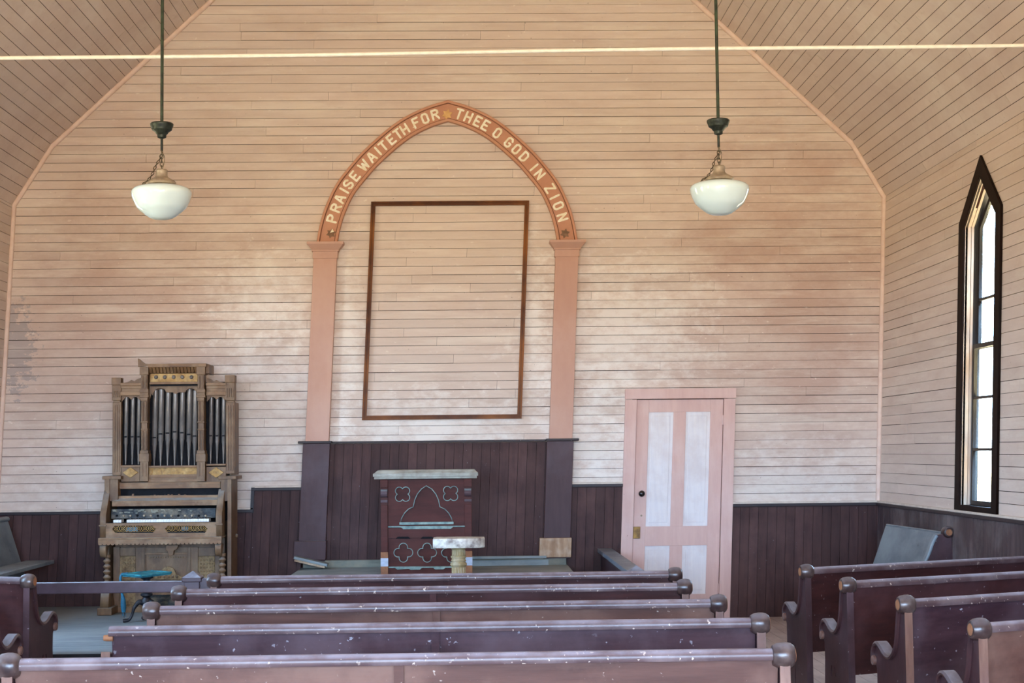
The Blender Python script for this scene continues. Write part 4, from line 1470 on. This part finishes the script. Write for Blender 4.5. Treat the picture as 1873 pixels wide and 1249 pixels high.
# bottom panels of the upper case
ob(212, 878, 360, 892, o1, OU - .02, OU + .1, 'moulding', 'organ_h', .002)
ob(862, 868, 1010, 880, o1, OU - .02, OU + .1, 'moulding', 'organ_h', .002)
for (xa, xb) in ((215, 356), (864, 1012)):
    pn = ob(xa, 890, xb, 1002, o1, OU + .005, OU + .1, 'diamond_panel', 'organ', .002)
    cx_, cz_ = o1((xa + xb) / 2, 933, OU)
    rx, rz = 58 * OU / F / 4.163, 40 * OU / F / 4.163
    MB().plate([[(cx_ - rx, cz_), (cx_, cz_ - rz), (cx_ + rx, cz_), (cx_, cz_ + rz)]], .012, MXZ(OU), .003).build('diamond', 'organ_gold', pn)
ob(425, 882, 792, 893, o1, OU - .02, OU + .1, 'moulding', 'organ_h', .002)
ob(425, 893, 792, 950, o1, OU + .005, OU + .1, 'gilt_panel', 'organ_gold', .002)
m = MB()
for (y0_, y1_, d_) in ((950, 965, .015), (965, 985, .004), (985, 1002, .02)):
    a, c = o1(422, y0_, OU), o1(795, y1_, OU)
    m.box(a[0], c[0], OU - d_, OU + .1, c[1], a[1], .002)
m.build('base_moulding', 'organ_h', og)


def pipe(x, ytop, ymouth, ybot, w, xb=None):
    Yp = OU + .055
    sc_ = Yp / F / 4.163
    r = w / 2 * sc_
    xt, zt = o1(x, ytop, Yp)
    xb_, zb = o1(xb if xb else x - 8, ybot, Yp)
    zm = o1(x, ymouth, Yp)[1]
    zf = zm - 55 * sc_
    m = MB()
    m.lathe([(0, zt + .004), (r * .9, zt + .002), (r, zt), (r, zm + .002), (r * .94, zm), (r * .94, zf), (r * .8, zf - .01), (.006, zb), (0, zb)], (0, Yp, 0), 'z', 18)
    for v in m.bm.verts:
        tt = (zt - v.co.z) / (zt - zb)
        v.co.x += xt + (xb_ - xt) * tt
    p = m.build('pipe', 'pipe', og, smooth=40)
    tt = (zt - zm) / (zt - zb)
    xm = xt + (xb_ - xt) * tt
    MB().box(xm - r * .62, xm + r * .62, Yp - r - .0015, Yp - r * .55, zm - .012, zm, .0).build('pipe_mouth', 'organ_dark', p)


for x, yt, ym, xb_ in ((478, 305, 662, 466), (523, 300, 634, 515), (576, 325, 628, 568), (630, 330, 618, 622), (684, 325, 625, 676), (737, 298, 638, 730), (782, 310, 650, 774)):
    pipe(x, yt, ym, 882, 42, xb_)
for x, xb_ in ((256, 249), (307, 299), (353, 346)):
    pipe(x, 360, 656, 872, 32, xb_)
for x, xb_ in ((903, 896), (950, 945), (998, 994)):
    pipe(x, 352, 648, 864, 32, xb_)

# lower case --------------------------------------------------------------
# main carcass
xa, xb = o2(225, 600, OY + .25)[0], o2(1105, 600, OY + .25)[0]
ztop = o2(0, 85, OY + .3)[1]
MB().box(xa + .02, xb - .03, OY + .30, OW, PZ + .03, o2(0, 400, OY + .28)[1], .003).build('carcass', 'organ', og)
MB().box(xa, xb - .03, OY + .47, OW, o2(0, 400, OY + .28)[1], o1(0, 1000, OU)[1]).build('carcass_back', 'organ_dark', og)
# shelf caps at both ends
for (x0_, x1_) in ((70, 212), (955, 1090)):
    m = MB()
    a, c = o1(x0_, 960, OU - .10), o1(x1_, 985, OU - .10)
    m.box(a[0], c[0], OU - .10, OW, c[1], a[1], .005)
    a2, c2 = o1(x0_ + 18, 984, OU - .09), o1(x1_ - 22, 1150, OU - .09)
    m.box(a2[0], c2[0] - (0 if x0_ < 500 else .02), OU - .09, OU + .05, c2[1], a2[1], .003)
    m.build('cheek_top', 'organ', og)
# side walls of the case (deep)
for xx, w_ in ((100, .03), (1024, .035)):
    a = o1(xx, 985, OU - .1)
    MB().box(a[0], a[0] + w_, OU - .1, OW, PZ + .02, a[1], .002).build('side_wall', 'organ', og)
# slanting cheeks
for (xL, xR) in ((135, 182), (1018, 1066)):
    X0_ = o2(xL, 420, OY)[0]
    X1_ = o2(xR, 420, OY)[0]
    zt_a = o1(0, 1140, OU - .09)[1]
    zt_b = o2(0, 345, OY)[1]
    zt_c = o2(0, 520, OY)[1]
    m = MB()
    m.plate([[(OY - .0, zt_c), (OY, zt_b), (OU - .12, zt_a + .03), (OU - .08, zt_a + .08), (OU - .05, zt_a + .08), (OU - .05, zt_c)]], X1_ - X0_, MYZ((X0_ + X1_) / 2), .003)
    m.box(X0_ - .006, X1_ + .006, OY - .012, OY + .012, o2(0, 430, OY)[1], o2(0, 418, OY)[1], .002)
    m.build('cheek', 'organ', og)
# music rail, recess, ledge
ob(165, 1010, 970, 1050, o1, OY + .22, OY + .28, 'music_rail', 'organ_h')
ob(165, 1050, 970, 1115, o1, OY + .26, OY + .28, 'music_recess', 'organ_dark', 0)
m = MB()
a, c = o1(160, 1112, OY + .18), o1(972, 1128, OY + .18)
m.box(a[0], c[0], OY + .18, OY + .27, c[1], a[1], .003)
a, c = o1(145, 1150, OY + .13), o1(972, 1182, OY + .13)
m.hexa([(a[0], OY + .13, a[1]), (c[0], OY + .13, a[1]), (c[0], OY + .27, a[1]), (a[0], OY + .27, a[1]), (a[0], OY + .19, o1(0, 1128, OY + .19)[1]), (c[0], OY + .19, o1(0, 1128, OY + .19)[1]), (c[0], OY + .27, o1(0, 1128, OY + .19)[1]), (a[0], OY + .27, o1(0, 1128, OY + .19)[1])])
m.box(a[0], c[0], OY + .125, OY + .18, c[1], a[1], .003)
m.build('fallboard', 'organ_h', og)
# broken teeth on the music ledge
m = MB()
for x in (305, 445, 470, 496, 520, 548, 575, 600, 628, 655, 700):
    p = o1(x, 1112, OY + .20)
    m.box(p[0] - .007, p[0] + .009, OY + .19, OY + .21, p[1] - .002, p[1] + random.uniform(.006, .02))
m.build('music_ledge_teeth', 'organ_h', og)
# stop board, sloping between the fallboard and the keys
zA, zB = o2(0, 300, OY + .13)[1], o2(0, 372, OY + .10)[1]
xA, xB = o2(228, 350, OY + .15)[0], o2(1020, 350, OY + .15)[0]
sb = MB().hexa([(xA, OY + .12, zB), (xB, OY + .12, zB), (xB, OY + .18, zB), (xA, OY + .18, zB), (xA, OY + .13, zA), (xB, OY + .13, zA), (xB, OY + .18, zA), (xA, OY + .18, zA)]).build('stop_board', 'stopboard', og)
for k_ in range(14):
    x_ = 265 + k_ * 52
    p = o2(x_, 346, OY + .12)
    MB().lathe([(.010, .01), (.010, -.006), (.007, -.010), (0, -.010)], (p[0], OY + .122, p[1]), 'y', 12).build('stop_knob', 'fitter' if k_ % 3 else 'organ_dark', sb, smooth=40)
# dusty debris lying on the stop board
m = MB()
for k_ in range(34):
    p = o2(random.uniform(245, 640) if k_ % 3 else random.uniform(245, 1000), random.uniform(296, 326), OY + .12)
    s_ = random.uniform(.002, .006)
    m.hexa([(p[0] + dx_ * s_ * random.uniform(.6, 4), OY + .105 + .012 * dy_ + .0004 * k_, p[1] + dz_ * s_) for dz_ in (-1, 1) for dx_, dy_ in ((-1, 0), (1, 0), (1, 1), (-1, 1))])
m.build('broken_bits', 'dais_side', sb)
# key bed and keys
ob(182, 400, 1022, 405, o2, OY + .01, OY + .30, 'key_bed', 'organ_dark', 0)
kx0, kx1 = o2(240, 385, OY + .03)[0], o2(968, 385, OY + .03)[0]
zk0, zk1 = o2(0, 402, OY + .02)[1], o2(0, 380, OY + .03)[1]
nk = 36
kw = (kx1 - kx0) / nk
for i in range(nk):
    if i in (3, 4):
        continue
    x_ = kx0 + i * kw
    MB().box(x_ + .0007, x_ + kw - .0007, OY + .02, OY + .13, zk0 - random.uniform(0, .002), zk1, .001).build('key', 'key', og)
for i in range(nk - 1):
    if i % 7 in (2, 6) or i in (2, 3, 4):
        continue
    x_ = kx0 + (i + 1) * kw
    MB().box(x_ - kw * .25, x_ + kw * .25, OY + .065, OY + .13, zk1, zk1 + .009, .001).build('black_key', 'black', og)


# fret board below the keys
def fret(x0_, x1_):
    y0_, y1_ = 422, 476
    outer = [(x0_, 448), (x0_ + 22, y0_), (x1_ - 22, y0_), (x1_, 448), (x1_ - 22, y1_), (x0_ + 22, y1_)]
    return [o2(x, y) for x, y in outer]


a, c = o2(182, 404), o2(1022, 516)
f1, f2 = fret(228, 562), fret(630, 958)
MB().plate([[(a[0], c[1]), (c[0], c[1]), (c[0], a[1]), (a[0], a[1])], f1, f2], .02, MXZ(OY + .01), .0).build('key_slip', 'organ_h', og)
MB().box(a[0] + .03, c[0] - .03, OY + .03, OY + .035, c[1] + .01, a[1] - .01).build('fret_backing', 'organ_dark', og)
fz = (o2(0, 448)[1])
fh = 27 * OY / F / 4.163
fm = MB()
for fx in (f1, f2):
    x0_, x1_ = fx[0][0], fx[3][0]
    n_ = 6
    for k_ in range(n_):
        cx_ = x0_ + (x1_ - x0_) * (k_ + .5) / n_
        w_ = (x1_ - x0_) / n_ / 2
        for rr in (.95, .5):
            fm.tube([(cx_ + w_ * rr * cos(an), OY + .012, fz + fh * rr * sin(an)) for an in [2 * pi * j / 14 for j in range(14)]], .0022, 5, cyclic=True, up=Vector((0, 1, 0)))
        fm.tube([(cx_ - w_, OY + .012, fz - fh * .95), (cx_ + w_, OY + .012, fz + fh * .95)], .002, 5)
        fm.tube([(cx_ - w_, OY + .012, fz + fh * .95), (cx_ + w_, OY + .012, fz - fh * .95)], .002, 5)
fm.build('fretwork', 'organ_gold', og)
p = o2(380, 448, OY + .02)
MB().box(p[0] - .05, p[0] + .05, OY + .016, OY + .028, p[1] - .018, p[1] + .018).build('cloth_scrap', 'blue', og)
p = o2(790, 446, OY + .02)
MB().box(p[0] - .035, p[0] + .02, OY + .016, OY + .028, p[1] - .014, p[1] + .018).build('cloth_scrap', 'blue', og)
# shelf with scalloped edge
a, c = o2(122, 517, OY - .05), o2(1062, 545, OY - .05)
MB().box(a[0], c[0], OY - .05, OY + .36, a[1] - .014, a[1], .004).build('key_shelf', 'organ_h', og)
pts = [(a[0], a[1] - .014)]
nS = 30
zlow = o2(0, 566, OY - .05)[1]
for k_ in range(nS):
    for j_ in range(5):
        an = pi * j_ / 4
        w_ = (c[0] - a[0]) / nS
        pts.append((a[0] + w_ * (k_ + .5) - w_ * .48 * cos(an), zlow - .014 * sin(an) + .004))
pts.append((c[0], a[1] - .014))
MB().plate([pts[::-1]], .016, MXZ(OY - .04)).build('scalloped_edge', 'organ_h', og)
MB().plate([[o2(x, y, OY + .12) for x, y in ((640, 570), (735, 570), (722, 600), (700, 612), (695, 645), (660, 650), (652, 612), (638, 606))][::-1]], .05, MXZ(OY + .14), .003).build('knee_swell_lever', 'organ_h', og)
# scroll brackets and turned columns at each side
for (xc, xk) in ((163, 190), (1040, 1068)):
    X_ = o2(xc, 620, OY)[0]
    zt1, zb1 = o2(0, 575, OY)[1], o2(0, 665, OY)[1]
    m = MB()
    m.plate([[(OY - .03, zt1), (OY - .035, zt1 - .04), (OY - .02, zt1 - .075), (OY + .0, zb1), (OY + .03, zb1), (OY + .05, zt1 - .05), (OY + .12, zt1)]], .055, MYZ(X_), .003)
    m.build('scroll_bracket', 'organ', og)
    Xk = o2(xk, 760, OY + .06)[0]
    zz_a, zz_b = zb1 + .02, o2(0, 935, OY + .05)[1]
    H_ = zz_a - zz_b
    pr_ = []
    for i in range(41):
        f = i / 40
        if f < .10 or f > .92:
            r = .030
        else:
            r = .014 + .020 * abs(sin((f - .1) * pi * 7.0)) ** 1.5
        pr_.append((r, zz_a - H_ * f))
    MB().lathe([(0, zz_a)] + pr_ + [(0, zz_b)], (Xk, OY + .06, 0), 'z', 16).build('turned_column', 'organ', og, smooth=40)
    zf0 = o2(0, 1050, OY)[1]
    MB().plate([[(OY + .0, zf0), (OY + .02, zz_b - .05), (OY + .035, zz_b), (OY + .12, zz_b), (OY + .30, zf0)]], .075, MYZ(Xk - .01), .004).build('foot_bracket', 'organ', og)
    MB().box(Xk - .065, Xk + .06, OY - .02, OY + .40, PZ + .001, zf0, .006).build('foot', 'organ', og)
# lower front: stiles, carved panels, centre panel
LY = OY + .24
for (x0_, x1_) in ((238, 285), (408, 482), (800, 882), (1012, 1050)):
    ob(x0_, 585, x1_, 1045, o2, LY, LY + .04, 'stile', 'organ')
    if x0_ in (408, 800):
        xm = x1_ - 18 if x0_ == 408 else x0_ + 18
        ob(xm - 8, 585, xm + 8, 1045, o2, LY - .012, LY, 'bead', 'organ', .002)
for (x0_, x1_) in ((287, 406), (884, 1010)):
    ob(x0_, 590, x1_, 650, o2, LY + .02, LY + .04, 'upper_panel', 'organ', .0)
    cpn = ob(x0_, 655, x1_, 835, o2, LY + .008, LY + .04, 'carved_panel', 'organ_carve', .004)
    m = MB()
    for yy in (685, 712, 740, 770, 800):
        for k_ in range(5):
            p = o2(x0_ + 18 + k_ * (x1_ - x0_ - 36) / 4, yy, LY)
            m.lathe([(.009, 0), (.007, -.006), (0, -.008)], (p[0], LY + .008, p[1]), 'y', 8)
    m.build('carving', 'organ_carve', cpn, smooth=50)
    ob(x0_, 840, x1_, 1040, o2, LY + .015, LY + .04, 'lower_panel', 'organ_carve', .0)
ob(482, 590, 800, 1045, o2, LY + .02, LY + .04, 'knee_panel', 'organ', .0)
ob(482, 628, 800, 640, o2, LY - .0, LY + .03, 'rail', 'organ_h', .002)
m = MB()
for k_ in range(16):
    p = o2(500 + k_ * 19, 664, LY)
    m.lathe([(.006, 0), (.005, -.006), (0, -.008)], (p[0], LY + .02, p[1]), 'y', 8)
m.build('bead_row', 'organ_carve', og, smooth=50)
# fan crest with a row of small bosses, behind the stool
fp = []
for k_ in range(19):
    an = pi * k_ / 18
    rr = 1 + .07 * (k_ % 2)
    fp.append((655 - 55 * rr * cos(an), 790 - 55 * rr * sin(an)))
crest = [(548, 832), (545, 815), (575, 800), (598, 790)] + fp[1:-1] + [(712, 790), (735, 800), (762, 815), (760, 832)]
MB().plate([[o2(x, y, LY - .02) for x, y in crest][::-1]], .02, MXZ(LY - .01)).build('fan_crest', 'organ_carve', og)
m = MB()
for x in (590, 622, 655, 688, 720):
    p = o2(x, 812, LY - .03)
    m.lathe([(.012, 0), (.01, -.008), (0, -.012)], (p[0], LY - .02, p[1]), 'y', 10)
m.build('boss_row', 'organ', og, smooth=50)
# pedals
for x in (600, 700):
    p = o2(x, 1000, LY)
    MB().hexa([(p[0] - .09, LY - .24, PZ + .03), (p[0] + .09, LY - .24, PZ + .03), (p[0] + .09, LY + .01, PZ + .13), (p[0] - .09, LY + .01, PZ + .13),
               (p[0] - .09, LY - .24, PZ + .05), (p[0] + .09, LY - .24, PZ + .05), (p[0] + .09, LY + .01, PZ + .15), (p[0] - .09, LY + .01, PZ + .15)]).build('pedal', 'stopboard', og)
ob(240, 1045, 1050, 1090, o2, LY - .01, LY + .04, 'toe_board', 'organ_h')
# pump handle at the right side
p = o2(1135, 500, OY + .4)
MB().lathe([(.008, 0), (.008, .045), (.016, .05), (.019, .065), (.014, .078), (0, .08)], (p[0] - .02, OY + .42, p[1]), 'x', 14).box(p[0] - .03, p[0] - .005, OY + .40, OY + .44, p[1] - .08, p[1] + .05, .004).build('side_handle', 'organ', og, smooth=40)

# ------------------------------------------------------------------ organ stool
sc0 = at(268, 1100, 13.62)
SX, SY = sc0.x, 13.62
st = thing('organ_stool', (SX, SY, PZ), 'black iron-legged organ stool with frayed teal cloth over its seat', 'stool')
zs = at(268, 1050, 13.62).z
MB().tube([(SX, SY, zs - .03), (SX, SY, PZ + .12)], .022, 12).lathe([(0, zs - .005), (.05, zs - .005), (.055, zs - .03), (.03, zs - .045), (.03, zs - .075), (.045, zs - .085), (.03, zs - .10), (.028, zs - .15), (.05, zs - .16), (.05, zs - .175), (.028, zs - .19), (.045, zs - .21), (.048, zs - .235), (.03, zs - .25), (.034, PZ + .06), (0, PZ + .05)], (SX, SY, 0), 'z', 18).build('column', 'iron', st, smooth=40)
sm = Matrix.Translation((SX + .0, SY, zs)) @ Matrix.Rotation(.82, 4, 'Z') @ Matrix.Rotation(-.03, 4, 'Y')
MB().box(-.15, .15, -.13, .13, -.012, .006, .004, sm).build('seat', 'teal', st)
a = at(222, 1049, 13.5)
cl = MB()
rim = [(-.15, .135), (-.15, -.135), (.15, -.135), (.15, .135)]
corners = [sm @ Vector((x_, y_, .006)) for x_, y_ in rim]
for i in range(4):
    p, q = corners[i], corners[(i + 1) % 4]
    seg = [p + (q - p) * (j_ / 6) + Vector((0, 0, .001 * sin(j_ * 2 + i))) for j_ in range(7)]
    cl.tube(seg, .009, 8)
cl.build('cloth_edge', 'teal', st, smooth=60)
L0 = corners[0]
hang = catmull([L0 + Vector((.05, 0, .006)), L0 + Vector((0, -.005, .0)), L0 + Vector((-.01, -.01, -.05)), L0 + Vector((.0, -.01, -.14)), L0 + Vector((.012, -.01, -.20)), L0 + Vector((.016, -.01, -.26)), L0 + Vector((.018, -.01, -.31))], 5)
hs = MB().tube(hang, .011, 8, scales=[1 if i < 18 else 1 + .9 * sin((i - 18) / (len(hang) - 18) * pi) + .2 for i in range(len(hang))])
for k_ in range(7):
    e = hang[-1] + Vector((random.uniform(-.015, .015), 0, 0))
    hs.tube([hang[-2], e + Vector((0, 0, -.01)), e + Vector((random.uniform(-.006, .006), 0, -random.uniform(.02, .05)))], .002, 5)
hs.build('hanging_cloth', 'blue', st, smooth=60)
fp0 = at(233, 1136, 13.56)
r0 = math.hypot(fp0.x - SX, 13.56 - .0 - SY)
for k_, an in enumerate((pi + .28, -.55, pi / 2 + .35)):
    dx, dy = cos(an), sin(an)
    path = catmull([(SX + dx * .02, SY + dy * .02, PZ + .15), (SX + dx * .06, SY + dy * .06, PZ + .165), (SX + dx * .10, SY + dy * .10, PZ + .12), (SX + dx * .115, SY + dy * .115, PZ + .07), (SX + dx * .14, SY + dy * .14, PZ + .025), (SX + dx * .19, SY + dy * .19, PZ + .016)], 5)
    MB().tube(path, .017, 10, scales=[1.25, 1.3, 1.3, 1.35, 1.35, 1.3, 1.2, 1.1, 1.0, .95, .9, .85, .8, .75, .7, .7, .7, .7, .7, .75, .8, .85, .9, .95, .95, .9][:len(path)]).build('leg', 'iron', st, smooth=60)

# ------------------------------------------------------------------ light
# daylight only: cool open sky above the horizon, warm sunlit desert ground below it,
# entering through the side windows, the rear windows and the open entrance
w = bpy.data.worlds.new('world')
scene.world = w
w.use_nodes = True
nt = w.node_tree
bg = nt.nodes['Background']
tc = nt.nodes.new('ShaderNodeTexCoord')
sp = nt.nodes.new('ShaderNodeSeparateXYZ')
mr = nt.nodes.new('ShaderNodeMapRange')
mr.inputs['From Min'].default_value = -0.02
mr.inputs['From Max'].default_value = 0.02
mx = nt.nodes.new('ShaderNodeMix')
mx.data_type = 'RGBA'
nt.links.new(tc.outputs['Generated'], sp.inputs[0])
nt.links.new(sp.outputs[2], mr.inputs['Value'])
nt.links.new(mr.outputs[0], mx.inputs[0])
SKY, GROUND = (0.47, 0.68, 1.0), (1.0, 0.81, 0.50)
SKY_S, GROUND_S = 38.0, 17.5
mx.inputs[6].default_value = tuple(c_ * GROUND_S for c_ in GROUND) + (1,)
mx.inputs[7].default_value = tuple(c_ * SKY_S for c_ in SKY) + (1,)
nt.links.new(mx.outputs[2], bg.inputs[0])
bg.inputs[1].default_value = 1.0


def portal(name, loc, dirv, sx, sy):
    l = bpy.data.lights.new(name, 'AREA')
    l.shape = 'RECTANGLE'
    l.size, l.size_y = sx, sy
    l.cycles.is_portal = True
    o = bpy.data.objects.new(name, l)
    COL.objects.link(o)
    o.location = loc
    o.rotation_euler = Vector(dirv).to_track_quat('-Z', 'Y').to_euler()
    return o


for sgn, U in ((1, UR), (-1, UL)):
    for wy in WY:
        portal('window_daylight', (U + sgn * .17 + LEAN * .9, wy, 2.42), (-sgn, 0, 0), .9, 2.7)
for (a, c, z0, z1) in REAR:
    zc = (z0 + z1) / 2
    portal('rear_daylight', ((a + c) / 2 + LEAN * (zc - 1.5), Y0R - .12, zc), (0, 1, 0), c - a + .1, z1 - z0)

scene.cycles.max_bounces = 7
scene.cycles.glossy_bounces = 3
scene.view_settings.view_transform = 'Standard'
scene.view_settings.look = 'None'
scene.view_settings.gamma = 1
scene.view_settings.use_curve_mapping = False
scene.view_settings.exposure = 0.3
